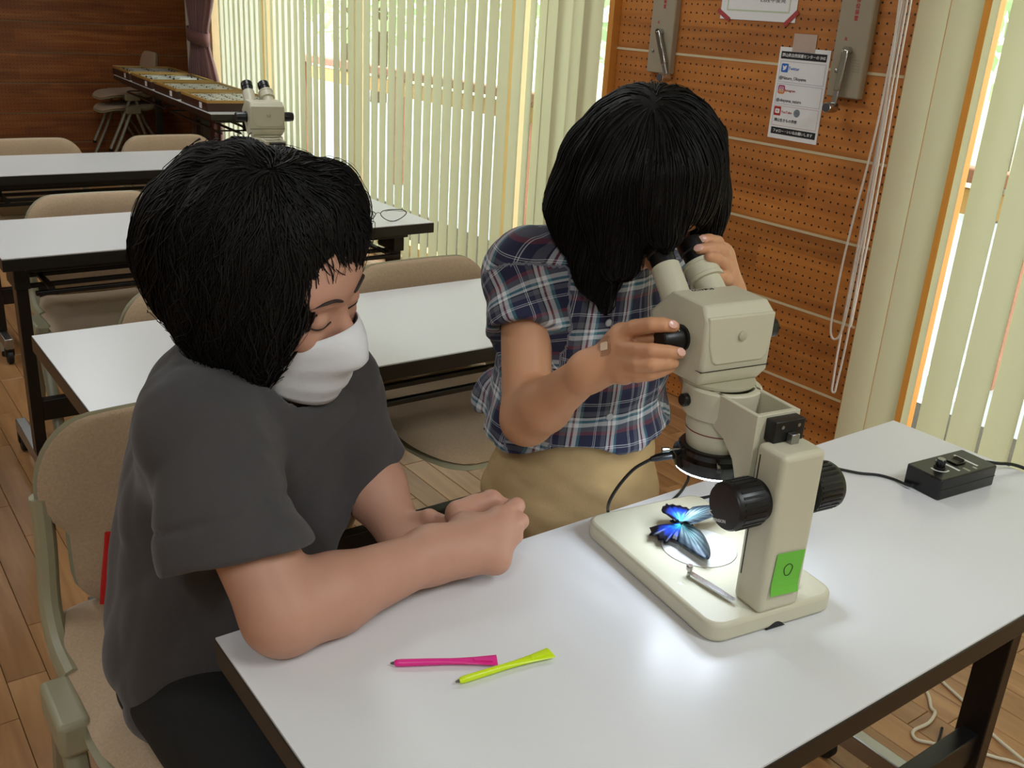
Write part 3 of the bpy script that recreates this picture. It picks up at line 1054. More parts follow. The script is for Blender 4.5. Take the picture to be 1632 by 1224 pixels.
# dimmer box
cf = onz((1494, 798.8), 0.7)
ca = math.radians(-6)
ctl = empty('dimmer_box', (*(cf[:2]), 0.7), ca, 'small black dimmer box with a knob and a cable at the table end', 'control box')
body = MB().prism(rrect(0, 0, 0.132, 0.064, 0.004, 3), 0.0, 0.034).build('case', M_bk, ctl, bevel=0.002)
MB().box((0.001, -0.0004, 0.0165), (0.131, 0.03, 0.0172)).build('case_seam', M_ink_shade, body)
kx, ky = 0.034, 0.031
kk = MB().lathe([(0.0085, 0), (0.0085, 0.003), (0.0072, 0.0035), (0.0068, 0.0145), (0.006, 0.0155)], (kx, ky, 0.034), 24).build('knob', M_gloss, ctl, smooth=True)
MB().lathe([(0.0058, 0.0), (0.0058, 0.0006)], (kx, ky, 0.0495), 20).build('knob_cap', M_steel, kk)
arc = [[(kx + r * math.cos(a), ky + r * math.sin(a), 0.0343) for a in [math.radians(150 + 150 * k / 16) for k in range(17)]] for r in (0.0115, 0.0145)]
MB().grid(arc).build('printed_arc', M_wink, ctl)
for xx, y0, y1, w in ((0.056, 0.012, 0.054, 0.0022), (0.099, 0.012, 0.054, 0.0022)):
    MB().box((xx - w, y0, 0.0339), (xx + w, y1, 0.0342)).build('printed_bar', M_wink, ctl)
MB().box((0.068, 0.005, 0.0339), (0.073, 0.017, 0.0342)).build('printed_mark', M_steel, ctl)
MB().box((0.086, 0.006, 0.0339), (0.091, 0.013, 0.0342)).build('printed_mark', M_steel, ctl)
sw = MB().box((0.067, 0.026, 0.034), (0.090, 0.045, 0.0365)).build('switch', M_gloss, ctl, bevel=0.001)
MB().prism([(0.070, 0.0362), (0.087, 0.0362), (0.087, 0.040), (0.0785, 0.0372)], 0.028, 0.043, frameM((0, 0.071, 0), (1, 0, 0), (0, 0, 1))).build('rocker', M_bk, sw)
c0 = np.array([0.132, 0.036, 0.02])
cc, ss = math.cos(ca), math.sin(ca)


def ctl_local(P):
    d = V3(P) - np.array([cf[0], cf[1], 0.7])
    return np.array([d[0] * cc + d[1] * ss, -d[0] * ss + d[1] * cc, d[2]])


MB().tube([c0 - (0.004, 0, 0), c0 + (0.022, 0.002, 0)], [0.0048, 0.0036], 12).build('strain_relief', M_rubber, ctl, smooth=True)
MB().tube(smoothpath([c0 + (0.02, 0.002, 0), ctl_local(onz((1590, 738.5), 0.716)), ctl_local(onz((1612, 740), 0.710)), ctl_local(onz((1634, 747), 0.704)), ctl_local(onz((1660, 760), 0.7028)), ctl_local((1.527, 0.615, 0.7028)), ctl_local((1.536, 0.60, 0.69)), ctl_local((1.545, 0.59, 0.5)), ctl_local((1.56, 0.62, 0.1)), ctl_local((1.60, 0.68, 0.005)), ctl_local((1.75, 0.75, 0.005))], 7), 0.0028, 8).build('power_cable', M_rubber, ctl, smooth=True)


# ------------------------------------------------------------------ pens
def pen(label, tip, tail, col, grp='promotional pens'):
    a, b = V3(tip), V3(tail)
    d = b - a
    L = np.linalg.norm(d)
    rz = math.atan2(d[1], d[0])
    p = empty('pen', (a[0], a[1], 0.7), rz, label, 'pen', grp)
    m = mat(label.split()[0] + '_plastic', col, 0.35, spec=0.5)
    rows = []
    for t, hw, hh in ((0.035, 0.0022, 0.0022), (0.055, 0.0036, 0.0036), (0.1, 0.0040, 0.004), (0.35, 0.0038, 0.0038), (0.5, 0.0036, 0.0034), (0.65, 0.0046, 0.0026), (0.8, 0.0062, 0.0021), (0.93, 0.0082, 0.0018), (1.0, 0.0092, 0.0016)):
        rows.append([(t * L, hw * math.cos(q), 0.0041 + hh * math.sin(q)) for q in [2 * math.pi * k / 12 for k in range(13)]])
    mb = MB().grid(rows)
    n = len(rows)
    mb.add(rows[0][:12], [tuple(range(12))])
    mb.add(rows[-1][:12], [tuple(range(12))])
    mb.build('barrel', m, p, smooth=True, angle=50)
    MB().tube([(0.0, 0, 0.0041), (0.02 * L, 0, 0.0041), (0.045 * L, 0, 0.0041)], [0.0007, 0.0014, 0.0020], 10).build('tip', mat('pen_tip_grey', S(90, 88, 86), 0.4, metal=0.5), p, smooth=True)
    MB().prism([(0.77 * L, -0.0012), (0.79 * L, -0.003), (0.955 * L, -0.0045), (0.96 * L, 0.0), (0.79 * L, 0.0018)], 0.0056, 0.0072).build('clip', m, p, bevel=0.0004)
    return p


pen('pink plastic pen lying on the front table', onz((622, 1057), 0.704), onz((792, 1052), 0.704), S(226, 40, 140))
pen('lime yellow plastic pen lying on the front table', onz((726, 1087), 0.704), onz((878, 1040), 0.704), S(206, 232, 20))

# ------------------------------------------------------------------ butterfly specimen on the stage
def wing_mat(name, c1, c2, c3, stripes=0.0):
    m = bpy.data.materials.new(name)
    m.use_nodes = True
    nt = m.node_tree
    b = nt.nodes['Principled BSDF']
    b.inputs['Roughness'].default_value = 0.35
    b.inputs['Metallic'].default_value = 0.35
    at_ = nt.nodes.new('ShaderNodeAttribute')
    at_.attribute_name = 'wing'
    sp = nt.nodes.new('ShaderNodeSeparateXYZ')
    nt.links.new(at_.outputs['Vector'], sp.inputs[0])
    nz = nt.nodes.new('ShaderNodeTexNoise')
    nz.inputs['Scale'].default_value = 6
    nt.links.new(at_.outputs['Vector'], nz.inputs['Vector'])
    ad = nt.nodes.new('ShaderNodeMath')
    ad.operation = 'MULTIPLY_ADD'
    ad.inputs[1].default_value = 0.35
    nt.links.new(nz.outputs['Fac'], ad.inputs[0])
    nt.links.new(sp.outputs[0], ad.inputs[2])
    cr = nt.nodes.new('ShaderNodeValToRGB')
    e = cr.color_ramp.elements
    e[0].position, e[0].color = 0.25, c1
    e[1].position, e[1].color = 1.05, c3
    k = e.new(0.62)
    k.color = c2
    nt.links.new(ad.outputs[0], cr.inputs['Fac'])
    out = cr.outputs['Color']
    if stripes:
        wv = nt.nodes.new('ShaderNodeMath')
        wv.operation = 'SINE'
        ml_ = nt.nodes.new('ShaderNodeMath')
        ml_.operation = 'MULTIPLY'
        ml_.inputs[1].default_value = stripes
        nt.links.new(sp.outputs[1], ml_.inputs[0])
        nt.links.new(ml_.outputs[0], wv.inputs[0])
        mx = nt.nodes.new('ShaderNodeMixRGB')
        mx.blend_type = 'MULTIPLY'
        mr = nt.nodes.new('ShaderNodeMapRange')
        mr.inputs['From Min'].default_value = -1
        mr.inputs['To Min'].default_value = 0.0
        mr.inputs['To Max'].default_value = 0.75
        nt.links.new(wv.outputs[0], mr.inputs['Value'])
        nt.links.new(mr.outputs[0], mx.inputs['Fac'])
        nt.links.new(out, mx.inputs['Color1'])
        mx.inputs['Color2'].default_value = (0.05, 0.08, 0.12, 1)
        out = mx.outputs['Color']
    nt.links.new(out, b.inputs['Base Color'])
    return m


M_wf = wing_mat('forewing_scales', S(130, 200, 205), S(140, 165, 170), S(60, 75, 88), 58)
M_wh = wing_mat('hindwing_scales', S(60, 190, 190), S(40, 80, 220), S(8, 10, 24))
bf = empty('butterfly', onz((1086, 838), 0.7275), 0, 'iridescent blue-green butterfly specimen on the microscope stage', 'butterfly')
BO = V3(bf.location)


def wing(name, root, outline, zroot, zedge, m):
    """fan from the root to an outline of (px, py) points; heights run from zroot to zedge"""
    R0 = onz(root, zroot)
    O = []
    for i, p in enumerate(outline):
        O.append(onz(p, zedge))
    K = 9
    rows = []
    for q in O:
        rows.append([R0 + (q - R0) * (k / K) + np.array([0, 0, 0.004 * math.sin(math.pi * k / K)]) for k in range(K + 1)])
    mb = MB().grid([[tuple(p - BO) for p in r] for r in rows])
    o = mb.build(name, m, bf, smooth=True, angle=0, solid=0.0004)
    a = o.data.attributes.new('wing', 'FLOAT_VECTOR', 'POINT')
    for i in range(len(rows)):
        for k in range(K + 1):
            a.data[i * (K + 1) + k].vector = (k / K, i / (len(rows) - 1), 0)
    return o


def dense(pts, n=5):
    return [tuple(p[:2]) for p in smoothpath([(a, b, 0) for a, b in pts], n)]


wing('forewing', (1086, 838), dense([(1096, 836), (1106, 838), (1118, 848), (1127, 862), (1132, 876), (1132, 887), (1127, 892), (1116, 888), (1104, 880), (1092, 872), (1080, 864)]), 0.741, 0.738, M_wf)
wing('hindwing', (1086, 838), [(1080, 864), (1074, 862), (1068, 860), (1063, 866), (1058, 866), (1057, 861), (1049, 861), (1047, 854), (1039, 854), (1034, 853), (1038, 848), (1035, 841), (1044, 844), (1052, 842), (1064, 839), (1076, 837)], 0.741, 0.736, M_wh)
wing('forewing', (1084, 834), dense([(1100, 836), (1112, 833), (1124, 828), (1140, 822), (1152, 814), (1156, 806), (1146, 804), (1130, 805), (1116, 806), (1104, 808)]), 0.741, 0.755, M_wf)
wing('hindwing', (1084, 834), [(1104, 809), (1100, 812), (1094, 808), (1088, 808), (1084, 805), (1078, 806), (1072, 803), (1066, 805), (1062, 802), (1060, 806), (1056, 807), (1054, 813), (1056, 817), (1062, 820), (1070, 826), (1076, 831)], 0.741, 0.753, M_wh)
b0, b1 = onz((1067, 830), 0.742), onz((1105, 837), 0.742)
MB().tube([b0 + (b1 - b0) * t - BO for t in (0, 0.1, 0.3, 0.5, 0.62, 0.75, 0.9, 1)], [0.001, 0.002, 0.0028, 0.0022, 0.0034, 0.003, 0.0022, 0.0008], 10).build('body', mat('dark_fur', S(48, 52, 50), 0.9, noise=0.4, scale=300), bf, smooth=True)
pk = onz((1083, 858), 0.7268)
MB().lathe([(0.0065, 0), (0.007, 0.001), (0.006, 0.009), (0.003, 0.012)], V3((pk[0], pk[1], 0.7269)) - BO, 16).build('mounting_base', mat('pink_rubber', S(196, 140, 140), 0.7), bf, smooth=True)

# ------------------------------------------------------------------ things on the pegboard wall (x of the picture runs along -Y)
M_hoist = mat('taupe_enamel', S(158, 146, 124), 0.45, noise=0.03, scale=5)
M_rt = mat('red_print', S(176, 50, 46), 0.6)
M_paper = mat('white_paper', S(232, 232, 232), 0.8)
M_grip = mat('grey_grip', S(70, 70, 72), 0.6)


def wallM(y, z, x=WX):
    return frameM((x, y, z), (0, -1, 0), (0, 0, 1))


def hoist(label, y0, y1, zb, ang, pz, words):
    yc = (y0 + y1) / 2
    h = empty('wall_crank_unit', (WX, yc, zb), 0, label, 'crank unit', 'wall crank units')
    w = (y1 - y0) / 2
    MB().box((-0.026, -w, 0.0), (0.002, w, 1.0)).build('case', M_hoist, h, bevel=0.005, seg=3)
    # crank arm: pivot near the top, handle knob below
    lx = -0.026
    pv = np.array([lx - 0.016, 0.0, pz])
    e = pv + np.array([0, -0.162 * math.sin(ang), -0.162 * math.cos(ang)])
    d = (e - pv) / np.linalg.norm(e - pv)
    rot = np.array([[1, 0, 0], [0, d[1], -d[2]], [0, d[2], d[1]]])
    arm = MB().obox((pv + (e - pv) * 0.34), 0.012, 0.118, 0.021, rot).build('crank_arm', M_chrome, h, bevel=0.003, seg=2)
    MB().obox((pv + (e - pv) * 0.84), 0.008, 0.06, 0.018, rot).build('arm_blade', M_steel, arm, bevel=0.003)
    MB().lathe([(0.012, -0.004), (0.012, 0.016)], pv + (0.0, 0, 0), 18, rot=RXX).build('pivot', M_chrome, arm, smooth=True)
    kn = MB().lathe([(0.0135, -0.034), (0.0155, -0.03), (0.0155, 0.006), (0.012, 0.01)], e, 24, rot=RXX).build('crank_knob', M_chrome, h, smooth=True)
    MB().lathe([(0.0118, 0.0), (0.0118, 0.002)], e + (-0.036, 0, 0), 22, rot=RXX).build('knob_face', M_grip, kn)
    MB().lathe([(0.005, 0.0), (0.005, 0.004), (0.003, 0.005)], (lx, 0.032, 0.075), 14, rot=[[0, 0, -1], [0, 1, 0], [1, 0, 0]]).build('bolt', M_steel, h, smooth=True)
    for k, ch in enumerate(words):
        text_part(ch, 0.0145, M_rt, h, frameM((lx - 0.0004, -0.004, 0.222 + 0.0165 * (len(words) - 1 - k)), (0, -1, 0), (0, 0, 1)), bold=0.0002)
    text_part('\u5de6', 0.011, M_rt, h, frameM((lx - 0.0004, 0.018, pz + 0.032), (0, -1, 0), (0, 0, 1)), bold=0.0002)
    return h


hoist('taupe wall crank unit with a slanting chrome handle, beside the window frame', 2.587, 2.703, 1.16, math.radians(24), 0.138, '\u6392\u7159\u88c5\u7f6e')
h2 = hoist('taupe wall crank unit with an upright chrome handle, beside the hanging cords', 1.80, 1.914, 1.155, math.radians(-4), 0.133, '\u6392\u7159\u88c5\u7f6e')
for k in range(5):
    MB().box((-0.0264, -0.046, 0.108 - k * 0.008), (-0.0258, -0.046 + 0.026, 0.1085 - k * 0.008)).build('printed_line', M_grip, h2)

# social media notice
M_k = mat('print_black', S(28, 28, 30), 0.7)
M_pur = mat('print_purple', S(120, 90, 130), 0.7)
M_blue = mat('print_blue', S(52, 104, 190), 0.7)
M_redp = mat('print_red', S(176, 36, 34), 0.7)
post = empty('notice', (WX - 0.001, 2.0335, 1.1445), 0, 'white notice with black bands and three framed entries, taped to the pegboard', 'notice')
PWd, PHt = 0.193, 0.278
MB().box((-0.0008, -PWd / 2, -PHt / 2), (0.0, PWd / 2, PHt / 2)).build('paper', M_paper, post)


def pm_(u, v):                       # u right 0..1, v down 0..1 on the sheet
    return frameM((-0.001, PWd / 2 - u * PWd, PHt / 2 - v * PHt), (0, -1, 0), (0, 0, 1))


def prect(u0, v0, u1, v1, m, name, lift=0.0, par=None, r=None):
    M = pm_(0, 0)
    a, b = (u0 * PWd, -v1 * PHt), (u1 * PWd, -v0 * PHt)
    poly = rrect(a[0], a[1], b[0], b[1], r, 4) if r else [a, (b[0], a[1]), b, (a[0], b[1])]
    return MB().prism(poly, lift, lift + 0.0002, M).build(name, m, par or post)


def plift(M, z):
    M = M.copy()
    M[0, 3] -= z
    return M


prect(0.04, 0.045, 0.94, 0.125, M_k, 'black_band')
text_part('\u5ca1\u5c71\u770c\u81ea\u7136\u4fdd\u8b77\u30bb\u30f3\u30bf\u30fc\u306e SNS', 0.0118, M_paper, post, plift(pm_(0.49, 0.087), 0.0003), bold=0.00012)
prect(0.055, 0.875, 0.96, 0.95, M_k, 'black_band')
text_part('\u30d5\u30a9\u30ed\u30fc\u30fb\u3044\u3044\u306d\u304a\u9858\u3044\u3057\u307e\u3059', 0.0112, M_paper, post, plift(pm_(0.5, 0.914), 0.0003), bold=0.00012)
for i, (v0, v1) in enumerate(((0.15, 0.375), (0.395, 0.615), (0.635, 0.855))):
    fr = MB()
    M = pm_(0, 0)
    x0, x1, y0, y1, t = 0.05 * PWd, 0.95 * PWd, -v1 * PHt, -v0 * PHt, 0.0006
    for q in ([(x0, y0), (x1, y0), (x1, y0 + t), (x0, y0 + t)], [(x0, y1 - t), (x1, y1 - t), (x1, y1), (x0, y1)], [(x0, y0), (x0 + t, y0), (x0 + t, y1), (x0, y1)], [(x1 - t, y0), (x1, y0), (x1, y1), (x1 - t, y1)]):
        fr.prism(q, 0, 0.0002, M)
    fr.build('printed_frame', M_pur if i < 2 else M_redp, post)
ic = prect(0.08, 0.175, 0.22, 0.27, M_blue, 'blue_icon', r=0.004)
bird = [(-0.0085, -0.006), (-0.004, -0.0075), (0.002, -0.006), (0.006, -0.001), (0.0068, 0.004), (0.0088, 0.0065), (0.0062, 0.0062), (0.004, 0.0075), (0.001, 0.0065), (0.0003, 0.0035), (-0.004, 0.0045), (-0.0075, 0.0075), (-0.008, 0.0035), (-0.0068, 0.001), (-0.0078, 0.0012), (-0.0055, -0.0025), (-0.0048, -0.0045)]
MB().prism(bird, 0.0003, 0.0005, pm_(0.15, 0.222)).build('white_emblem', M_paper, ic)
text_part('Twitter', 0.0140, M_blue, post, plift(pm_(0.335, 0.225), 0.0003))
text_part('@Nature_Okayama', 0.0136, M_k, post, plift(pm_(0.335, 0.33), 0.0003), sx=0.95)
ic = prect(0.075, 0.41, 0.215, 0.505, mat('print_magenta', S(176, 66, 120), 0.7), 'gradient_icon', r=0.006)
prect(0.075, 0.455, 0.215, 0.505, mat('print_orange', S(214, 128, 70), 0.7), 'gradient_icon_lower', 0.00005, r=0.006)
for rr in (0.0075, 0.0035):
    MB().tube([(pm_(0.145, 0.457) @ np.array([rr * math.cos(a) if rr < 0.006 else max(-0.0072, min(0.0072, 1.3 * rr * math.cos(a))), rr * math.sin(a) if rr < 0.006 else max(-0.0072, min(0.0072, 1.3 * rr * math.sin(a))), 0.0004, 1]))[:3] for a in [2 * math.pi * k / 28 for k in range(28)]], 0.0008, 6, closed=True).build('white_emblem', M_paper, ic)
text_part('Instagram', 0.0108, M_redp, post, plift(pm_(0.325, 0.462), 0.0003))
text_part('@okayama_nature', 0.0136, M_k, post, plift(pm_(0.325, 0.573), 0.0003), sx=0.95)
ic = prect(0.06, 0.645, 0.2, 0.745, M_redp, 'red_icon', r=0.003)
prect(0.085, 0.67, 0.175, 0.72, M_paper, 'white_emblem', 0.0002, ic, r=0.0025)
MB().prism([(-0.0022, -0.003), (0.003, 0), (-0.0022, 0.003)], 0.0005, 0.0007, pm_(0.13, 0.695)).build('play_mark', M_redp, ic)
text_part('YouTube', 0.0112, M_redp, post, plift(pm_(0.32, 0.70), 0.0003))
MB().lathe([(0.012, 0), (0.012, 0.0003)], (-0.0011, PWd / 2 - 0.53 * PWd, PHt / 2 - 0.695 * PHt), 24, rot=[[0, 0, -1], [0, 1, 0], [1, 0, 0]]).build('round_picture', mat('print_photo', S(120, 128, 140), 0.7, noise=0.5, scale=90), post)
text_part('\u5ca1\u5c71\u751f\u304d\u3082\u306e\u5b66\u6821', 0.0112, M_k, post, plift(pm_(0.325, 0.795), 0.0003), bold=0.0001)
tp = tag(MB().box((WX - 0.0026, 1.996, 1.272), (WX - 0.002, 2.083, 1.325)).build('tape_strip', mat('cloudy_tape', S(186, 164, 150), 0.5, noise=0.05, scale=60)), 'cloudy strip of tape above the notice', 'tape')

# certificate at the upper edge of the picture
cert = empty('certificate', (WX - 0.0015, 2.2445, 1.355), 0, 'white certificate with a pale green border and red patterned tape on its corners', 'certificate')
hw = 0.1555
MB().box((-0.001, -hw, 0.0), (0, hw, 0.22)).build('paper', M_paper, cert)
M_gr = mat('pale_green_print', S(196, 204, 178), 0.8)
for q in ((-hw + 0.026, 0.026, hw - 0.026, 0.031), (-hw + 0.026, 0.19, hw - 0.026, 0.195)):
    MB().box((-0.0014, q[0], q[1]), (-0.0009, q[2], q[3])).build('border_line', M_gr, cert)
for yy in (-hw + 0.026, hw - 0.031):
    MB().box((-0.0014, yy, 0.031), (-0.0009, yy + 0.005, 0.19)).build('border_line', M_gr, cert)
text_part('\u56db\u6bb5\u4e2d\u4fca\u6643', 0.0165, M_grip, cert, frameM((-0.0013, -0.058, 0.062), (0, -1, 0), (0, 0, 1)), sx=1.25)
M_tape = mat('red_patterned_tape', S(168, 62, 62), 0.6, noise=0.35, scale=160)
for s in (-1, 1):
    a = math.radians(s * 42) + (math.radians(-14) if s > 0 else 0)
    c_, s_ = math.cos(a), math.sin(a)
    MB().obox((-0.0022, s * (hw - 0.016), 0.012), 0.0006, 0.062, 0.0145, [[1, 0, 0], [0, c_, -s_], [0, s_, c_]]).build('corner_tape', M_tape, cert)

# blind cords hanging in front of the pegboard
M_cord = mat('white_cord', S(226, 216, 204), 0.7, bump=0.6, bscale=900)


def cord(label, pts, x, r=0.0033):
    p = smoothpath([onx(q, x) for q in pts], 8)
    c = MB().tube(p, r, 8).build('blind_cord', M_cord, smooth=True)
    tag(c, label, 'cord', 'blind cords')


cord('white blind cord loop hanging lowest, down near the table corner', [(1455, -60), (1446, 0), (1410, 200), (1375, 400), (1350, 540), (1334, 610), (1330, 625), (1326, 622), (1328, 606), (1338, 545), (1366, 400), (1404, 200), (1441, 0), (1450, -60)], 2.548)
cord('white blind cord loop ending beside the lowest loop, bulging outward', [(1448, -60), (1437, 0), (1398, 200), (1360, 350), (1343, 420), (1329, 490), (1324, 525), (1328, 540), (1338, 535), (1348, 505), (1362, 440), (1390, 300), (1414, 150), (1434, 0), (1443, -60)], 2.536)
cord('single white blind cord at the pegboard edge', [(1458, -60), (1452, 0), (1434, 100), (1414, 220), (1392, 340), (1372, 440), (1356, 520)], 2.56)

# ------------------------------------------------------------------ insect boxes on the far tables
M_box = mat('dark_box_wood', S(62, 36, 24), 0.45, noise=0.25, scale=14, stretch=(1, 8, 8))
M_rim = mat('box_lid_rim', S(178, 140, 76), 0.5)
M_bg = mat('box_lining', S(232, 230, 222), 0.9)
M_bug = mat('insect_dark', S(40, 34, 30), 0.6)
M_bug2 = mat('insect_amber', S(170, 110, 50), 0.6)
M_lid = clear_mat('lid_glass', (0.97, 0.98, 0.97, 1), 0.07)


def insect_box(i, x, y, rz, label):
    b = empty('insect_box', (x, y, 0.7), rz, label, 'insect box', 'insect boxes by the window')
    hx, hy, h = 0.21, 0.27, 0.062
    MB().box((-hx, -hy, 0), (hx, hy, 0.046)).build('tray', M_box, b, bevel=0.003)
    r = MB()
    for q in ((-hx, -hy, -hx + 0.014, hy), (hx - 0.014, -hy, hx, hy), (-hx + 0.014, -hy, hx - 0.014, -hy + 0.014), (-hx + 0.014, hy - 0.014, hx - 0.014, hy)):
        r.box((q[0], q[1], 0.046), (q[2], q[3], h))
    r.build('lid_rim', M_rim, b, bevel=0.001)
    MB().box((-hx + 0.0141, -hy + 0.0141, 0.046), (hx - 0.0141, hy - 0.0141, 0.0475)).build('lining', M_bg, b)
    MB().box((-hx + 0.0141, -hy + 0.0141, 0.0585), (hx - 0.0141, hy - 0.0141, 0.0605)).build('lid_glass', M_lid, b)
    MB().box((-hx - 0.0012, -0.17, 0.008), (-hx + 0.001, -0.12, 0.04)).build('label_card', M_paper, b)
    rr = random.Random(i * 11 + 3)
    n = (14, 12, 18, 40)[i]
    ny = (3, 3, 4, 5)[i]
    for k in range(n):
        cx = -hx + 0.05 + (k % ny) / max(1, ny - 1) * (2 * hx - 0.1) + rr.uniform(-0.01, 0.01)
        cy = -hy + 0.06 + (k // ny) / max(1, (n - 1) // ny) * (2 * hy - 0.12) + rr.uniform(-0.01, 0.01)
        sz = (0.036, 0.042, 0.026, 0.024)[i] * rr.uniform(0.7, 1.2)
        mb = MB()
        mb.tube([(cx, cy - sz * 0.5, 0.051), (cx, cy, 0.052), (cx, cy + sz * 0.5, 0.051)], [0.002, sz * 0.16, 0.0015], 6)
        for s in (-1, 1):
            mb.add([(cx, cy - 0.1 * sz, 0.053), (cx + s * sz, cy + 0.45 * sz, 0.056), (cx + s * sz * 0.9, cy - 0.1 * sz, 0.055), (cx + s * 0.5 * sz, cy - 0.5 * sz, 0.054)], [(0, 1, 2, 3)])
        mb.build('insect', M_bug2 if (i == 3 and k % 3 == 0) else M_bug, b)
    return b


rz = math.radians(-3.6)
for i, yy in enumerate((7.75, 7.12, 6.48, 5.83)):
    xx = 2.195 + (yy - 5.83) * 0.064
    insect_box(i, xx, yy, rz, ('insect box at the far end of the row, before the curtain', 'second insect box from the curtain, with large winged insects', 'third insect box from the curtain, with small insects in ranks', 'nearest insect box, crowded with amber and dark insects')[i])

# ------------------------------------------------------------------ eyeglasses on the third-row table
M_wire = mat('dark_green_wire', S(34, 42, 36), 0.35, metal=0.3)
GY = 2.66
gl = empty('eyeglasses', (1.36, GY, 0.7), 0, 'thin dark framed eyeglasses lying on the third-row table', 'eyeglasses')


def gpt(a, b, dy=0.0):
    return ony((540 + a / 5.83, 280 + b / 5.83), GY + dy) - np.array([1.36, GY, 0.7])


lens = [gpt(a, b) for a, b in ((386, 300), (410, 278), (460, 267), (530, 264), (595, 268), (628, 292), (612, 320), (570, 350), (520, 371), (470, 370), (430, 352), (398, 325))]
zmin = min(p[2] for p in lens)
lens = [p - np.array([0, 0, zmin - 0.001]) for p in lens]
dl = smoothpath(lens + lens[:1], 4)[:-1]
MB().tube(dl, 0.0014, 8, closed=True).build('rim', M_wire, gl, smooth=True)
c_ = sum(dl) / len(dl)
mb = MB()
mb.add([tuple(p) for p in dl], [tuple(range(len(dl)))])
mb.build('lens', clear_mat('lens_glass', (0.98, 0.98, 0.98, 1), 0.06), gl)
br = lens[0]
off = np.array([2 * br[0] - 0.016, 0, 0])
dl2 = [np.array([-p[0] + off[0], p[1], p[2]]) for p in dl]
MB().tube(dl2, 0.0014, 8, closed=True).build('rim', M_wire, gl, smooth=True)
mb = MB()
mb.add([tuple(p) for p in dl2], [tuple(range(len(dl2)))])
mb.build('lens', bpy.data.materials['lens_glass'], gl)
MB().tube(smoothpath([br, br + np.array([-0.008, -0.003, 0.004]), np.array([-br[0] + off[0], br[1], br[2]])], 5), 0.0009, 8).build('bridge', M_wire, gl, smooth=True)
for p in (lens[5], np.array([-lens[5][0] + off[0], lens[5][1], lens[5][2]])):
    MB().tube(smoothpath([p, p + np.array([0.001, 0.01, 0.001]), np.array([p[0], 0.1, 0.012]), np.array([p[0] - 0.002, 0.13, 0.003])], 5), 0.0008, 8).build('temple', M_wire, gl, smooth=True)

# white cable on the floor
wc = MB().tube(smoothpath([(1.95, 1.0, 0.004), (1.87, 0.9, 0.004), (1.829, 0.834, 0.004), (1.79, 0.80, 0.004), (1.782, 0.786, 0.004), (1.74, 0.775, 0.004), (1.69, 0.778, 0.004), (1.672, 0.76, 0.004), (1.69, 0.735, 0.004), (1.72, 0.70, 0.004), (1.75, 0.665, 0.004), (1.765, 0.64, 0.004), (1.785, 0.61, 0.004), (1.80, 0.55, 0.004)], 6), 0.0036, 8).build('floor_cable', mat('white_cable', S(214, 205, 182), 0.5), smooth=True)
tag(wc, 'thin white cable looping on the floor beyond the front table', 'cable', 'white floor cables')
wc = MB().tube(smoothpath([(1.93, 0.93, 0.004), (1.893, 0.835, 0.004), (1.873, 0.777, 0.004), (1.85, 0.73, 0.004), (1.824, 0.679, 0.004), (1.793, 0.597, 0.012), (1.78, 0.52, 0.004)], 6), 0.0036, 8).build('floor_cable', bpy.data.materials['white_cable'], smooth=True)
tag(wc, 'nearly straight white cable on the floor behind the table leg', 'cable', 'white floor cables')

# ------------------------------------------------------------------ people: implicit surfaces meshed as one continuous skin
def nrm(v):
    v = V3(v)
    return v / np.linalg.norm(v)


def cone(a, b, ra, rb, flat=None):
    """tapered capsule; flat=(direction, factor) squeezes it along a direction"""
    a, b = V3(a), V3(b)
    ba = b - a
    L2 = ba @ ba + 1e-12

    def f(P):
        q = P - a
        sc = 1.0
        if flat is not None:
            n = nrm(flat[0])
            q = q + ((1 / flat[1]) - 1) * (q @ n)[:, None] * n
            sc = min(1.0, flat[1])
            sc = 0.5 * (1 + sc)
        t = np.clip((q @ ba) / L2, 0, 1)
        return (np.linalg.norm(q - t[:, None] * ba, axis=1) - (ra + (rb - ra) * t)) * sc
    return f


def ell(c, ax, r):
    """ellipsoid with axis rows ax (3x3) and radii r"""
    c, A, r = V3(c), V3(ax), V3(r)

    def f(P):
        q = (P - c) @ A.T
        k0 = np.linalg.norm(q / r, axis=1)
        k1 = np.linalg.norm(q / (r * r), axis=1) + 1e-9
        return k0 * (k0 - 1) / k1
    return f


def half(p, n):
    """solid half space behind the plane"""
    p, n = V3(p), nrm(n)
    return lambda P: (P - p) @ n


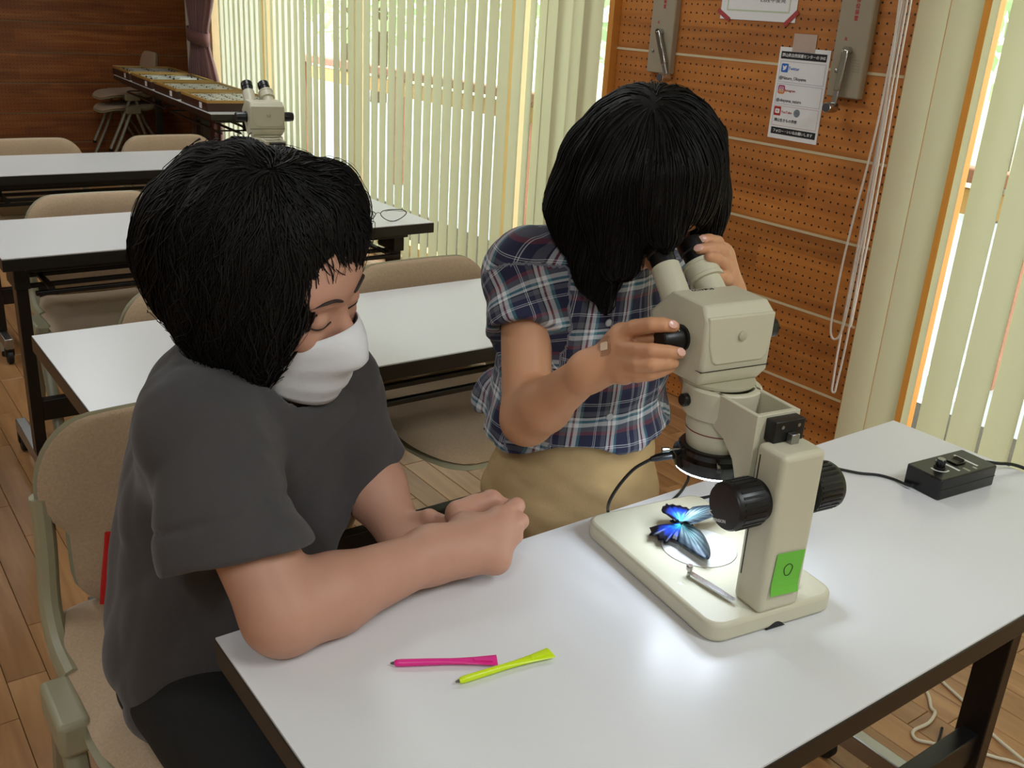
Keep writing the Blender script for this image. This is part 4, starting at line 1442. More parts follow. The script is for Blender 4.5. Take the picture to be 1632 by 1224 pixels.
class Sdf:
    def __init__(self):
        self.ops = []
        self.post = None

    def u(self, f, k=0.01):
        self.ops.append((1, f, k))
        return self

    def s(self, f, k=0.004):
        self.ops.append((-1, f, k))
        return self

    def chain(self, pts, rad, k=0.01, flat=None):
        for i in range(len(pts) - 1):
            self.u(cone(pts[i], pts[i + 1], rad[i], rad[i + 1], flat), k)
        return self

    def ev(self, P, ops=None):
        d = np.full(len(P), 9.0)
        for sg, f, k in (self.ops if ops is None else ops):
            e = f(P)
            if sg > 0:
                h = np.clip(0.5 + 0.5 * (d - e) / k, 0, 1)
                d = d * (1 - h) + e * h - k * h * (1 - h)
            else:
                h = np.clip(0.5 - 0.5 * (d + e) / k, 0, 1)
                d = d * (1 - h) - e * h + k * h * (1 - h)
                d = np.where(np.isfinite(d), d, 9)
        if self.post is not None:
            d = d + self.post(P)
        return d

    def mesh(self, lo, hi, h, nb=14):
        lo, hi = V3(lo), V3(hi)
        B = nb * h
        n = np.ceil((hi - lo) / B).astype(int)
        gi = np.stack(np.meshgrid(*[np.arange(m) for m in n], indexing='ij'), -1).reshape(-1, 3)
        ctr = lo + (gi + 0.5) * B
        dc = self.ev(ctr)
        rad = B * 0.87
        act = gi[np.abs(dc) < rad * 1.25 + 0.012]
        ac = lo + (act + 0.5) * B
        pd = [f(ac) for _, f, _ in self.ops]
        loc = np.stack(np.meshgrid(*[np.arange(nb + 1)] * 3, indexing='ij'), -1).reshape(-1, 3)
        NN = (n * nb + 2).astype(np.int64)
        K = lambda c: (c[:, 0] * NN[1] + c[:, 1]) * NN[2] + c[:, 2]
        keys, pos, quads = [], [], []
        corner_off = np.array([[i, j, k] for i in (0, 1) for j in (0, 1) for k in (0, 1)])
        m1 = nb + 1
        for bi, g in enumerate(act):
            ops = [o for o, d in zip(self.ops, pd) if (d[bi] < rad + 0.06 if o[0] > 0 else d[bi] < rad + 0.03)]
            if not ops:
                continue
            base = g * nb
            D = self.ev(lo + (base + loc) * h, ops).reshape(m1, m1, m1)
            ins = D < 0
            if ins.all() or not ins.any():
                continue
            c8 = np.stack([ins[i:i + nb, j:j + nb, k:k + nb] for i, j, k in corner_off], -1)
            cnt = c8.sum(-1)
            cells = np.argwhere((cnt > 0) & (cnt < 8))
            # vertex: mean of the edge crossings
            acc = np.zeros((len(cells), 3))
            num = np.zeros(len(cells))
            for a in range(8):
                for ax in range(3):
                    if corner_off[a][ax] == 1:
                        continue
                    o1 = corner_off[a]
                    o2 = o1.copy()
                    o2[ax] = 1
                    d1 = D[tuple((cells + o1).T)]
                    d2 = D[tuple((cells + o2).T)]
                    x = (d1 < 0) != (d2 < 0)
                    t = np.where(x, d1 / np.where(x, d1 - d2, 1), 0)
                    p = cells + o1
                    p = p.astype(float)
                    p[:, ax] += t
                    acc[x] += p[x]
                    num[x] += 1
            pos.append(lo + (base + acc / num[:, None]) * h)
            keys.append(K(cells + base + 1))
            for ax in range(3):
                s1 = [slice(0, nb)] * 3
                s2 = [slice(0, nb)] * 3
                s2[ax] = slice(1, nb + 1)
                A, Bq = ins[tuple(s1)], ins[tuple(s2)]
                for flip, msk in ((False, A & ~Bq), (True, ~A & Bq)):
                    e = np.argwhere(msk)
                    if not len(e):
                        continue
                    b_, c_ = (ax + 1) % 3, (ax + 2) % 3
                    q = []
                    for db, dc_ in ((-1, -1), (0, -1), (0, 0), (-1, 0)):
                        w = e + base + 1
                        w[:, b_] += db
                        w[:, c_] += dc_
                        q.append(K(w))
                    q = np.stack(q, 1)
                    quads.append(q[:, ::-1] if flip else q)
        keys = np.concatenate(keys)
        pos = np.concatenate(pos)
        quads = np.concatenate(quads)
        order = np.argsort(keys)
        ks = keys[order]
        idx = np.searchsorted(ks, quads)
        idx = np.clip(idx, 0, len(ks) - 1)
        ok = (ks[idx] == quads).all(1)
        return pos[order], idx[ok]


def mesh_np(name, v, f, m, parent=None, relax=1):
    nv = len(v)
    e = np.concatenate([f[:, [0, 1]], f[:, [1, 2]], f[:, [2, 3]], f[:, [3, 0]]])
    for _ in range(relax):
        acc = np.zeros_like(v)
        num = np.zeros(nv)
        np.add.at(acc, e[:, 0], v[e[:, 1]])
        np.add.at(acc, e[:, 1], v[e[:, 0]])
        np.add.at(num, e[:, 0], 1)
        np.add.at(num, e[:, 1], 1)
        v = np.where(num[:, None] > 0, 0.5 * v + 0.5 * acc / np.maximum(num, 1)[:, None], v)
    me = bpy.data.meshes.new(name)
    me.vertices.add(nv)
    me.vertices.foreach_set('co', v.astype(np.float32).ravel())
    me.loops.add(f.size)
    me.loops.foreach_set('vertex_index', f.astype(np.int32).ravel())
    me.polygons.add(len(f))
    me.polygons.foreach_set('loop_start', (np.arange(len(f)) * 4).astype(np.int32))
    me.polygons.foreach_set('use_smooth', np.ones(len(f), bool))
    me.update(calc_edges=True)
    me.validate()
    o = bpy.data.objects.new(name, me)
    COL.objects.link(o)
    me.materials.append(m)
    if parent is not None:
        o.parent = parent
        o.matrix_parent_inverse = parent.matrix_basis.inverted()
    return o, v


def strands(name, sdf, roots, field, m, parent, seg=18, step=0.011, rad=0.0008, seed=1, lift=0.001, wave=0.0, stop=None):
    """fine locks that run over the hair volume along a flow field"""
    g = np.random.default_rng(seed)
    P = roots.copy()
    N = len(P)
    off = lift + np.abs(g.normal(0, 0.0016, N)) - 0.0008
    ph = g.uniform(0, 6.28, N)
    path = []
    prev = None
    eps = 0.002
    for s in range(seg):
        for _ in range(2):
            d = sdf.ev(P)
            G = np.stack([sdf.ev(P + e) - sdf.ev(P - e) for e in np.eye(3) * eps], 1)
            G /= np.linalg.norm(G, axis=1)[:, None] + 1e-9
            P = P - G * (d - off)[:, None]
        path.append(P.copy())
        F = field(P)
        F = F - G * np.sum(F * G, axis=1)[:, None]
        F /= np.linalg.norm(F, axis=1)[:, None] + 1e-9
        if prev is not None:
            F = 0.55 * F + 0.45 * prev
        F = F + wave * np.cross(G, F) * np.sin(ph + s * 0.7)[:, None]
        F /= np.linalg.norm(F, axis=1)[:, None] + 1e-9
        prev = F
        P = P + F * (step * g.uniform(0.9, 1.1, N))[:, None]
    path = np.stack(path, 1)                      # N, seg, 3
    ln = g.uniform(0.55, 1.0, N)
    T = np.gradient(path, axis=1)
    T /= np.linalg.norm(T, axis=2)[..., None] + 1e-9
    side = np.cross(T, np.array([0.31, 0.52, 0.79]))
    side /= np.linalg.norm(side, axis=2)[..., None] + 1e-9
    up = np.cross(T, side)
    t = np.linspace(0, 1, seg)
    r = rad * (1.0 - 0.85 * t ** 2)[None, :, None] * g.uniform(0.6, 1.4, N)[:, None, None]
    rings = [path + r * (math.cos(a) * side + math.sin(a) * up) for a in (0, 2.094, 4.189)]
    V = np.stack(rings, 2).reshape(-1, 3)
    base = (np.arange(N) * seg * 3)[:, None, None]
    ii = (np.arange(seg - 1) * 3)[None, :, None]
    fs = []
    for k in range(3):
        k2 = (k + 1) % 3
        fs.append(np.concatenate([base + ii + k, base + ii + k2, base + ii + 3 + k2, base + ii + 3 + k], 2).reshape(-1, 4))
    f = np.concatenate(fs)
    return mesh_np(name, V, f, m, parent, relax=0)[0]


def on_front(sdf, px, d0):
    P = at(px, d0)[None, :]
    r = ray(px)
    r = r / np.linalg.norm(r)
    t = d0 - 0.35
    p = at(px, t)
    for _ in range(60):
        d = sdf.ev(p[None, :])[0]
        if d < 0.0003:
            break
        p = p + r * d * 0.8
    return p


M_skinw = mat('skin_woman', S(192, 144, 122), 0.5, noise=0.06, scale=35, sss=0.12, spec=0.35, bump=0.08, bscale=900)
M_sking = mat('skin_child', S(204, 150, 114), 0.5, noise=0.06, scale=35, sss=0.12, spec=0.35, bump=0.08, bscale=900)
M_hair = mat('black_hair', S(19, 16, 15), 0.58, noise=0.3, scale=40, spec=0.22)
M_tee = mat('charcoal_jersey', S(64, 61, 62), 0.9, noise=0.08, scale=60, bump=0.25, bscale=1200, sheen=0.15)
M_trou = mat('black_trousers', S(15, 15, 16), 0.85, noise=0.15, scale=50, bump=0.2, bscale=900)
M_khaki = mat('khaki_cotton', S(186, 156, 110), 0.9, noise=0.1, scale=40, bump=0.35, bscale=700)
M_mask = mat('white_mask_fabric', S(226, 226, 230), 0.8, bump=0.15, bscale=900)
M_shoe = mat('dark_shoe', S(34, 32, 34), 0.6)
M_dark = mat('brow_hair', S(44, 32, 28), 0.7)
M_nail = mat('fingernail', S(226, 176, 160), 0.25)
CR, CD, CF = RC[0], RC[1], RC[2]            # picture right, picture down, away from the lens


def head_frame(fwd, uphint):
    f = nrm(fwd)
    u = nrm(V3(uphint) - f * (V3(uphint) @ f))
    r = np.cross(f, u)                       # the person's right
    return f, u, r


def add_head(B, Hc, f, u, r, s=1.0):
    A = np.array([r, f, u])
    c = lambda x, y, z: Hc + s * (x * r + y * f + z * u)
    B.u(ell(c(0, -0.008, 0.022), A, s * V3((0.074, 0.093, 0.083))), 0.02)
    B.u(ell(c(0, 0.018, -0.04), A, s * V3((0.06, 0.068, 0.08))), 0.03)
    B.u(ell(c(0, 0.052, -0.088), A, s * V3((0.034, 0.030, 0.026))), 0.03)
    B.u(ell(c(0, 0.072, 0.022), A, s * V3((0.05, 0.018, 0.02))), 0.02)
    B.u(cone(c(0, 0.083, -0.008), c(0, 0.104, -0.042), s * 0.008, s * 0.0125), 0.012)
    for q in (-1, 1):
        B.u(ell(c(q * 0.014, 0.090, -0.046), A, s * V3((0.009, 0.010, 0.008))), 0.008)
        B.u(ell(c(q * 0.033, 0.060, -0.032), A, s * V3((0.022, 0.022, 0.02))), 0.02)
        B.s(ell(c(q * 0.031, 0.098, -0.004), A, s * V3((0.019, 0.014, 0.011))), 0.012)
        B.u(ell(c(q * 0.031, 0.074, -0.006), A, s * V3((0.0145, 0.0135, 0.0115))), 0.004)
        B.u(ell(c(q * 0.074, -0.006, -0.02), A, s * V3((0.008, 0.018, 0.03))), 0.006)
    B.u(ell(c(0, 0.086, -0.068), A, s * V3((0.024, 0.010, 0.006))), 0.006)
    B.u(ell(c(0, 0.083, -0.077), A, s * V3((0.02, 0.010, 0.006))), 0.006)


# ---------------------------------------------------------------- the woman
wo = empty('person', (0.42, 1.2, 0.0), 0, 'seated person in a charcoal shirt and white face mask, forearm on the front table', 'person')
W_H = at((441, 440), 1.09)
wf, wu, wrt = head_frame(0.88 * CR + 0.41 * CD - 0.225 * CF, 0.203 * CR - 0.768 * CD - 0.604 * CF)
W_neck = at((405, 572), 1.155)
W_ch = at((385, 712), 1.21)
W_mid = at((362, 890), 1.275)
W_pel = np.array([0.39, 1.105, 0.51])
W_rs = at((318, 682), 1.055)
W_ls = at((525, 618), 1.25)
W_re = onz((452, 978), 0.742)
W_rw = onz((688, 884), 0.741)
W_le = at((575, 745), 1.33)
W_lw = at((640, 852), 1.27)
tf = nrm((0.37, -0.93, 0.0))                # torso facing
tr_ = np.array([tf[1], -tf[0], 0.0])        # the woman's right
W_rk, W_lk = np.array([0.33, 0.74, 0.495]), np.array([0.55, 0.76, 0.495])
W_rf, W_lf = np.array([0.34, 0.83, 0.07]), np.array([0.55, 0.83, 0.07])
WB = Sdf()
add_head(WB, W_H, wf, wu, wrt)
WB.u(cone(W_H - 0.07 * wu - 0.02 * wf, W_neck, 0.05, 0.055), 0.03)
TA = np.array([tr_, tf, [0, 0, 1]])
WB.u(cone(W_neck - (0, 0, 0.03), W_rs + (0, 0, 0.0), 0.045, 0.04), 0.02)
WB.u(cone(W_neck - (0, 0, 0.03), W_ls, 0.045, 0.04), 0.02)
WB.u(ell(W_ch, TA, (0.135, 0.09, 0.14)), 0.04)
WB.u(ell(W_mid, TA, (0.12, 0.09, 0.14)), 0.04)
WB.u(ell(W_pel, TA, (0.15, 0.11, 0.095)), 0.04)
for s0, e0, w0 in ((W_rs, W_re, W_rw), (W_ls, W_le, W_lw)):
    WB.u(cone(s0, e0, 0.045, 0.043), 0.02)
    m1 = e0 + (w0 - e0) * 0.3
    WB.u(cone(e0, m1, 0.039, 0.042), 0.02)
    WB.u(cone(m1, w0, 0.042, 0.029), 0.02)
for k0, f0, h0 in ((W_rk, W_rf, W_pel + 0.08 * tr_), (W_lk, W_lf, W_pel - 0.08 * tr_)):
    WB.u(cone(h0, k0, 0.078, 0.052), 0.03)
    WB.u(cone(k0, f0, 0.052, 0.036), 0.02)
    WB.u(cone(f0, f0 + np.array([0.0, -0.1, -0.035]), 0.034, 0.024), 0.02)


def fingers(B, lst, k=0.003, palmk=0.006):
    for pts, rad in lst:
        for i in range(len(pts) - 1):
            B.u(cone(pts[i], pts[i + 1], rad[i], rad[i + 1]), palmk if i == 0 else k)


# right fist lying on the table
A_ = lambda x, y, d: at((680 + x / 6.8, 760 + y / 6.8), d)
pw, dw = W_rw, 1.172
pk1, pk2, pk3, pk4 = A_(800, 455, 1.195), A_(840, 620, 1.178), A_(815, 775, 1.168), A_(750, 900, 1.163)
WB.u(cone(pw, (pk1 + pk2) / 2 - 0.008 * nrm(pk1 - pw), 0.030, 0.022, None), 0.02)
WB.u(cone(pw, (pk3 + pk4) / 2 - 0.008 * nrm(pk3 - pw), 0.028, 0.020, None), 0.02)
WB.u(cone(pk1, pk4, 0.0165, 0.0165), 0.014)
WB.u(cone((pk1 + pw) / 2 + 0.02 * CF, (pk4 + pw) / 2 + 0.01 * CF, 0.028, 0.022), 0.014)
fl = []
for kn, mid, tip, r0 in ((pk1, A_(975, 315, 1.215), A_(905, 330, 1.255), 0.0115), (pk2, A_(1015, 480, 1.20), A_(950, 520, 1.245), 0.0115), (pk3, A_(960, 640, 1.192), A_(900, 670, 1.235), 0.0105), (pk4, A_(850, 790, 1.19), A_(820, 800, 1.225), 0.0095)):
    fl.append(([kn, mid, tip, tip + 0.018 * nrm(pw - tip)], [r0 * 1.05, r0 * 0.95, r0 * 0.88, r0 * 0.8]))
fingers(WB, fl, 0.0012, 0.005)
fingers(WB, [([A_(350, 400, 1.225), A_(520, 320, 1.235), A_(700, 250, 1.245), A_(800, 300, 1.250)], [0.018, 0.0145, 0.0125, 0.0105])], 0.006, 0.012)
# left hand resting in the lap
L1 = W_lw
ld = nrm(at((700, 872), 1.24) - L1)
ln_ = nrm(np.cross(ld, CD))
WB.u(cone(L1, L1 + 0.07 * ld, 0.026, 0.024, (CD, 0.8)), 0.015)
for k in range(4):
    o0 = L1 + 0.07 * ld + CD * (k - 1.5) * 0.016
    fingers(WB, [([o0, o0 + 0.035 * ld + 0.004 * CD, o0 + 0.06 * ld + 0.015 * CD], [0.0105, 0.0095, 0.008])], 0.003, 0.006)
fingers(WB, [([L1 + 0.015 * ld - 0.02 * CD, L1 + 0.045 * ld - 0.034 * CD, L1 + 0.075 * ld - 0.034 * CD], [0.013, 0.0105, 0.0085])], 0.004, 0.01)
wv, wfc = WB.mesh((0.0, 0.62, 0.0), (0.95, 1.45, 1.26), 0.0026)
mesh_np('body', wv, wfc, M_skinw, wo)


def folds(amps, seed, bias=(1.0, 1.0, 1.0)):
    """cloth creases: soft ridges with sharper valleys"""
    g = np.random.default_rng(seed)
    W = [(g.normal(0, 1, 3) * fr * V3(bias), g.uniform(0, 6.28), am) for fr, am in amps]

    def f(P):
        d = 0
        w0 = np.sin(P @ np.array([17.0, 23.0, 11.0])) + np.sin(P @ np.array([-13.0, 9.0, 29.0]) + 1)
        for k, p, a in W:
            d = d + a * (0.64 - np.abs(np.sin(0.5 * (P @ k) + p + 0.5 * w0)))
        return np.minimum(d, 0.0035 + 0.2 * (d - 0.0035))
    return f


# charcoal shirt
WT = Sdf()
re_d = nrm(W_re - W_rs)
sv_end = at((362, 886), 1.035)
sl_d = nrm(sv_end - W_rs)
sl_end = sv_end
hem_n = nrm(0.24 * CR + 0.95 * CD + 0.05 * CF)
WT.u(cone(W_rs, sl_end + sl_d * 0.05, 0.058, 0.075), 0.035)
WT.u(cone(W_rs, W_rs + (W_re - W_rs) * 0.92, 0.060, 0.0565), 0.03)
le_d = nrm(W_le - W_ls)
WT.u(cone(W_ls, W_ls + le_d * 0.16, 0.062, 0.062), 0.03)
WT.s((lambda P: np.maximum(-((P - sl_end) @ hem_n), np.linalg.norm(np.cross(P - W_rs, sl_d), axis=1) - 0.125)), 0.003)
WT.s(lambda P: np.maximum(-((P - (W_ls + le_d * 0.13)) @ le_d), np.linalg.norm(np.cross(P - W_ls, le_d), axis=1) - 0.085), 0.003)
WT.u(cone(W_neck - (0, 0, 0.03), W_rs, 0.060, 0.058), 0.04)
WT.u(cone(W_neck - (0, 0, 0.03), W_ls, 0.060, 0.056), 0.04)
WT.u(ell(W_ch, TA, (0.150, 0.108, 0.16)), 0.05)
WT.u(ell(W_mid, TA, (0.150, 0.118, 0.19)), 0.06)
WT.u(ell(W_pel + (0, 0, 0.02), TA, (0.172, 0.132, 0.15)), 0.06)
WT.s(half((0, 0, 0.432), (0, 0, 1)), 0.004)
WT.s(cone(W_neck + 0.05 * wu, W_neck - 0.012 * wu + 0.035 * tf, 0.085, 0.066), 0.006)
sb = sl_end - hem_n * 0.046
rad_ = lambda P: np.linalg.norm(np.cross(P - W_rs, sl_d), axis=1)
ff = folds([(24, 0.009), (34, 0.007), (48, 0.005), (70, 0.002)], 5, (0.8, 0.8, 1.2))
WT.post = lambda P: ff(P) + 0.0036 * np.exp(-(((P - sb) @ hem_n) / 0.0034) ** 2) * (rad_(P) < 0.1)
v_, f_ = WT.mesh((0.02, 0.66, 0.42), (0.8, 1.45, 1.14), 0.0042)
mesh_np('shirt', v_, f_, M_tee, wo)

# trousers and shoes
WP = Sdf()
WP.u(ell(W_pel + (0, 0, -0.01), TA, (0.152, 0.115, 0.09)), 0.04)
for k0, f0, h0 in ((W_rk, W_rf, W_pel + 0.085 * tr_), (W_lk, W_lf, W_pel - 0.085 * tr_)):
    WP.u(cone(h0, k0, 0.080, 0.066), 0.03)
    WP.u(cone(k0, f0 + (0, 0, 0.05), 0.068, 0.062), 0.03)
    WP.s(cone(f0 + (0, 0, 0.02), f0 + (0, 0, -0.2), 0.06, 0.2), 0.004)
fp_ = folds([(26, 0.004), (40, 0.003)], 9)
WP.post = fp_
v_, f_ = WP.mesh((0.1, 0.7, 0.03), (0.8, 1.42, 0.68), 0.006)
mesh_np('trousers', v_, f_, M_trou, wo)
for f0 in (W_rf, W_lf):
    B = Sdf()
    B.u(cone(f0 + (0, 0.02, -0.025), f0 + (0, -0.11, -0.035), 0.045, 0.036, ((0, 0, 1), 0.9)), 0.02)
    B.s(half((0, 0, 0.001), (0, 0, 1)), 0.003)
    v_, f_ = B.mesh(f0 - 0.2, f0 + 0.2, 0.005)
    mesh_np('shoe', v_, f_, M_shoe, wo)


def hl(x, y, z):
    return W_H + x * wrt + y * wf + z * wu


def snap(sdf, p, off):
    p = V3(p)
    for _ in range(4):
        d = sdf.ev(p[None, :])[0]
        n = nrm([sdf.ev((p + v)[None, :])[0] - sdf.ev((p - v)[None, :])[0] for v in np.eye(3) * 0.001])
        p = p - n * (d - off)
    return p


def wloc(P):
    return tuple(V3(P) - V3(wo.location))


# mask with pleats, its loops, brows and lash lines
rows = []
for i in range(15):
    v = i / 14
    row = []
    for j in range(25):
        a = math.radians(-66 + 132 * j / 24)
        sa_, ca_ = math.sin(a), math.cos(a)
        rf = 0.0975 + 0.010 * min(1, v / 0.2) + 0.014 * math.exp(-((v - 0.32) / 0.2) ** 2) * math.exp(-(a / 0.4) ** 2) - 0.020 * v * v
        rf += 0.0028 * (math.sin(v * 2 * math.pi * 3.0) > 0.2) * ca_
        zz = 0.0 - 0.022 + 0.004 * ca_ - 0.112 * v * (1 - 0.16 * sa_ * sa_) - 0.030 * sa_ * sa_ * (1 - v) + 0.010 * sa_ * sa_ * v
        row.append(wloc(hl(0.0690 * sa_, rf * ca_ + 0.004 - 0.012 * (1 - ca_), zz)))
    rows.append(row)
msk = MB().grid(rows).build('face_mask', M_mask, wo, smooth=True, angle=0, solid=0.0016)
for q in (-1, 1):
    for zz, z2 in ((-0.056, -0.03), (-0.118, -0.05)):
        MB().tube(smoothpath([wloc(hl(q * 0.0695, 0.018, zz)), wloc(hl(q * 0.078, 0.006, (zz + z2) / 2)), wloc(hl(q * 0.083, -0.015, z2))], 5), 0.0013, 6).build('ear_loop', M_mask, msk, smooth=True)
    br_ = [(q * 0.012, 0.094, 0.016), (q * 0.025, 0.0925, 0.022), (q * 0.038, 0.086, 0.022), (q * 0.050, 0.074, 0.014)]
    MB().tube(smoothpath([wloc(snap(WB, hl(*p), 0.0005)) for p in br_], 4), [0.002, 0.003, 0.0032, 0.0032, 0.0032, 0.003, 0.003, 0.0028, 0.0026, 0.002, 0.0016, 0.001, 0.0006], 8, r2=0.6).build('eyebrow', M_dark, wo, smooth=True)
    la = [(q * 0.018, 0.0865, -0.012), (q * 0.025, 0.0885, -0.0145), (q * 0.033, 0.0875, -0.0145), (q * 0.041, 0.082, -0.0125), (q * 0.047, 0.075, -0.009)]
    MB().tube(smoothpath([wloc(snap(WB, hl(*p), 0.0003)) for p in la], 4), 0.0011, 6).build('eyelash', M_dark, wo, smooth=True)

# short wavy black hair
WH = Sdf()
HA = np.array([wrt, wf, wu])
HCc = at((393, 402), 1.092)
WH.u(ell(HCc, HA, (0.112, 0.121, 0.122)), 0.03)
WH.u(ell(HCc + 0.01 * CR + 0.055 * CD, HA, (0.085, 0.095, 0.085)), 0.03)
WH.u(ell(hl(0.058, -0.012, -0.045), HA, (0.034, 0.05, 0.07)), 0.03)
WH.u(ell(hl(-0.058, -0.012, -0.045), HA, (0.034, 0.05, 0.07)), 0.03)
hpn = nrm(0.82 * CR + 0.575 * CD - 0.12 * CF)
WH.u(ell(at((488, 352), 1.085), HA, (0.085, 0.060, 0.060)), 0.03)
WH.s(lambda P: 0.070 - (P - W_H) @ hpn, 0.010)
WH.s(ell(hl(0, 0.06, -0.15), HA, (0.07, 0.085, 0.07)), 0.012)
hn = folds([(40, 0.006), (60, 0.005), (90, 0.003)], 12)
WH.post = hn
v_, f_ = WH.mesh(W_H - 0.23, W_H + 0.23, 0.004)
hair_w, hv = mesh_np('hair', v_, f_, M_hair, wo)
crown_w = on_front(WH, (432, 275), 1.1)
g_ = np.random.default_rng(3)


def sample_roots(V, n, center, up, lowest, seed):
    g = np.random.default_rng(seed)
    c = V[((V - center) @ up) > lowest]
    return c[g.integers(0, len(c), n)] + g.normal(0, 0.003, (n, 3))


def flow_w(P):
    d = P - crown_w
    d /= np.linalg.norm(d, axis=1)[:, None] + 1e-9
    return d + np.array([0, 0, -0.55]) + 0.25 * np.stack([np.sin(P @ np.array([60.0, 20, 30])), np.sin(P @ np.array([20.0, 70, 10]) + 1), np.sin(P @ np.array([30.0, 10, 60]) + 2)], 1)


cr_ = hv[np.linalg.norm(hv - crown_w, axis=1) < 0.05]
strands('hair_locks', WH, cr_[g_.integers(0, len(cr_), 500)], flow_w, M_hair, hair_w, seg=14, step=0.009, rad=0.0011, seed=15, lift=0.0012, wave=0.25)
strands('loose_hair', WH, sample_roots(hv, 220, W_H, wu, -0.09, 24), flow_w, M_hair, hair_w, seg=14, step=0.009, rad=0.0005, seed=25, lift=0.006, wave=0.6)
strands('hair_locks', WH, sample_roots(hv, 2600, W_H, wu, -0.08, 4), flow_w, M_hair, hair_w, seg=16, step=0.009, rad=0.0011, seed=5, lift=0.0012, wave=0.25)


# ---------------------------------------------------------------- the child
gi = empty('person', (0.93, 1.03, 0.0), 0, 'standing child in a plaid shirt and khaki shorts looking into the microscope', 'person')
gtube = nrm(0.72 * MEY + np.array([0, 0, 0.69]))
eye = wl(CX, 0.281, 0.396)
gf_, gu_, gr_ = head_frame(-gtube, (0.0, -0.75, 0.7))
GS = 0.95
G_H = eye - gf_ * 0.088 * GS
G_neck = at((940, 405), 1.36)
G_ch = at((930, 515), 1.41)
G_mid = at((922, 640), 1.46)
G_pel = at((912, 760), 1.50)
G_rs = at((838, 428), 1.34)
G_ls = at((1035, 430), 1.46)
G_re = at((840, 668), 1.30)
G_rw = at((938, 592), 1.175)
G_le = at((1120, 590), 1.44)
G_lw = at((1158, 470), 1.275)
GA = np.eye(3)
GB = Sdf()
add_head(GB, G_H, gf_, gu_, gr_, GS)
GB.u(cone(G_H - 0.07 * gu_ - 0.035 * gf_, G_neck, 0.042, 0.046), 0.03)
GB.u(cone(G_neck - (0, 0, 0.03), G_rs, 0.04, 0.036), 0.03)
GB.u(cone(G_neck - (0, 0, 0.03), G_ls, 0.04, 0.036), 0.03)
gax = nrm(G_rs - G_ls)
gfw = np.cross([0, 0, 1.0], gax)
gfw = nrm(gfw) * (1 if gfw[1] < 0 else -1)
GT = np.array([gax, gfw, [0, 0, 1]])
GB.u(ell(G_ch, GT, (0.105, 0.07, 0.12)), 0.04)
GB.u(ell(G_mid, GT, (0.10, 0.072, 0.11)), 0.04)
GB.u(ell(G_pel, GT, (0.118, 0.085, 0.09)), 0.04)
for s0, e0, w0 in ((G_rs, G_re, G_rw), (G_ls, G_le, G_lw)):
    GB.u(cone(s0, e0, 0.036, 0.033), 0.02)
    m1 = e0 + (w0 - e0) * 0.3
    GB.u(cone(e0, m1, 0.0315, 0.032), 0.02)
    GB.u(cone(m1, w0, 0.032, 0.0225), 0.02)
G_feet = []
for q in (-1, 1):
    h0 = G_pel - q * 0.06 * gax - (0, 0, 0.03)
    k0 = np.array([h0[0], h0[1], 0.40])
    f0 = np.array([h0[0] + 0.0, h0[1] + 0.01, 0.06])
    G_feet.append(f0)
    GB.u(cone(h0, k0, 0.068, 0.047), 0.03)
    GB.u(cone(k0, (k0 + f0) / 2 + (0, 0.01, 0.03), 0.045, 0.045), 0.02)
    GB.u(cone((k0 + f0) / 2 + (0, 0.01, 0.03), f0, 0.045, 0.03), 0.02)
    GB.u(cone(f0, f0 + (0, -0.09, -0.03), 0.028, 0.022), 0.02)
# right hand on the zoom knob (pixel positions from the crop at 900,490)
Q = lambda x, y, d: at((900 + x / 7.77, 490 + y / 7.77), d)
rk = [Q(700, 330, 1.148), Q(760, 520, 1.132), Q(760, 690, 1.132), Q(740, 820, 1.138)]
GB.u(cone(G_rw, (rk[0] + rk[1]) / 2, 0.021, 0.0165, (CF, 0.8)), 0.014)
GB.u(cone(G_rw, (rk[2] + rk[3]) / 2, 0.021, 0.0155, (CF, 0.8)), 0.014)
GB.u(cone(rk[0], rk[3], 0.0125, 0.0115), 0.012)
gfl = [([rk[0], Q(870, 250, 1.126), Q(1080, 215, 1.108), Q(1210, 215, 1.106), Q(1345, 235, 1.109)], [0.0115, 0.0098, 0.0093, 0.0088, 0.0075]),
       ([rk[1], Q(920, 530, 1.112), Q(1080, 535, 1.100), Q(1280, 550, 1.100), Q(1425, 565, 1.106)], [0.0105, 0.0089, 0.0087, 0.0080, 0.0068]),
       ([rk[2], Q(900, 710, 1.112), Q(1080, 715, 1.101), Q(1250, 695, 1.104), Q(1350, 690, 1.112)], [0.0102, 0.0085, 0.0083, 0.0077, 0.0065]),
       ([rk[3], Q(900, 850, 1.120), Q(1060, 830, 1.112), Q(1200, 790, 1.112), Q(1320, 745, 1.118)], [0.0095, 0.0078, 0.0076, 0.0070, 0.0058])]
fingers(GB, gfl, 0.0012, 0.005)
fingers(GB, [([Q(620, 420, 1.165), Q(800, 430, 1.155), Q(960, 410, 1.140), Q(1090, 380, 1.128)], [0.014, 0.0115, 0.0098, 0.0082])], 0.005, 0.01)
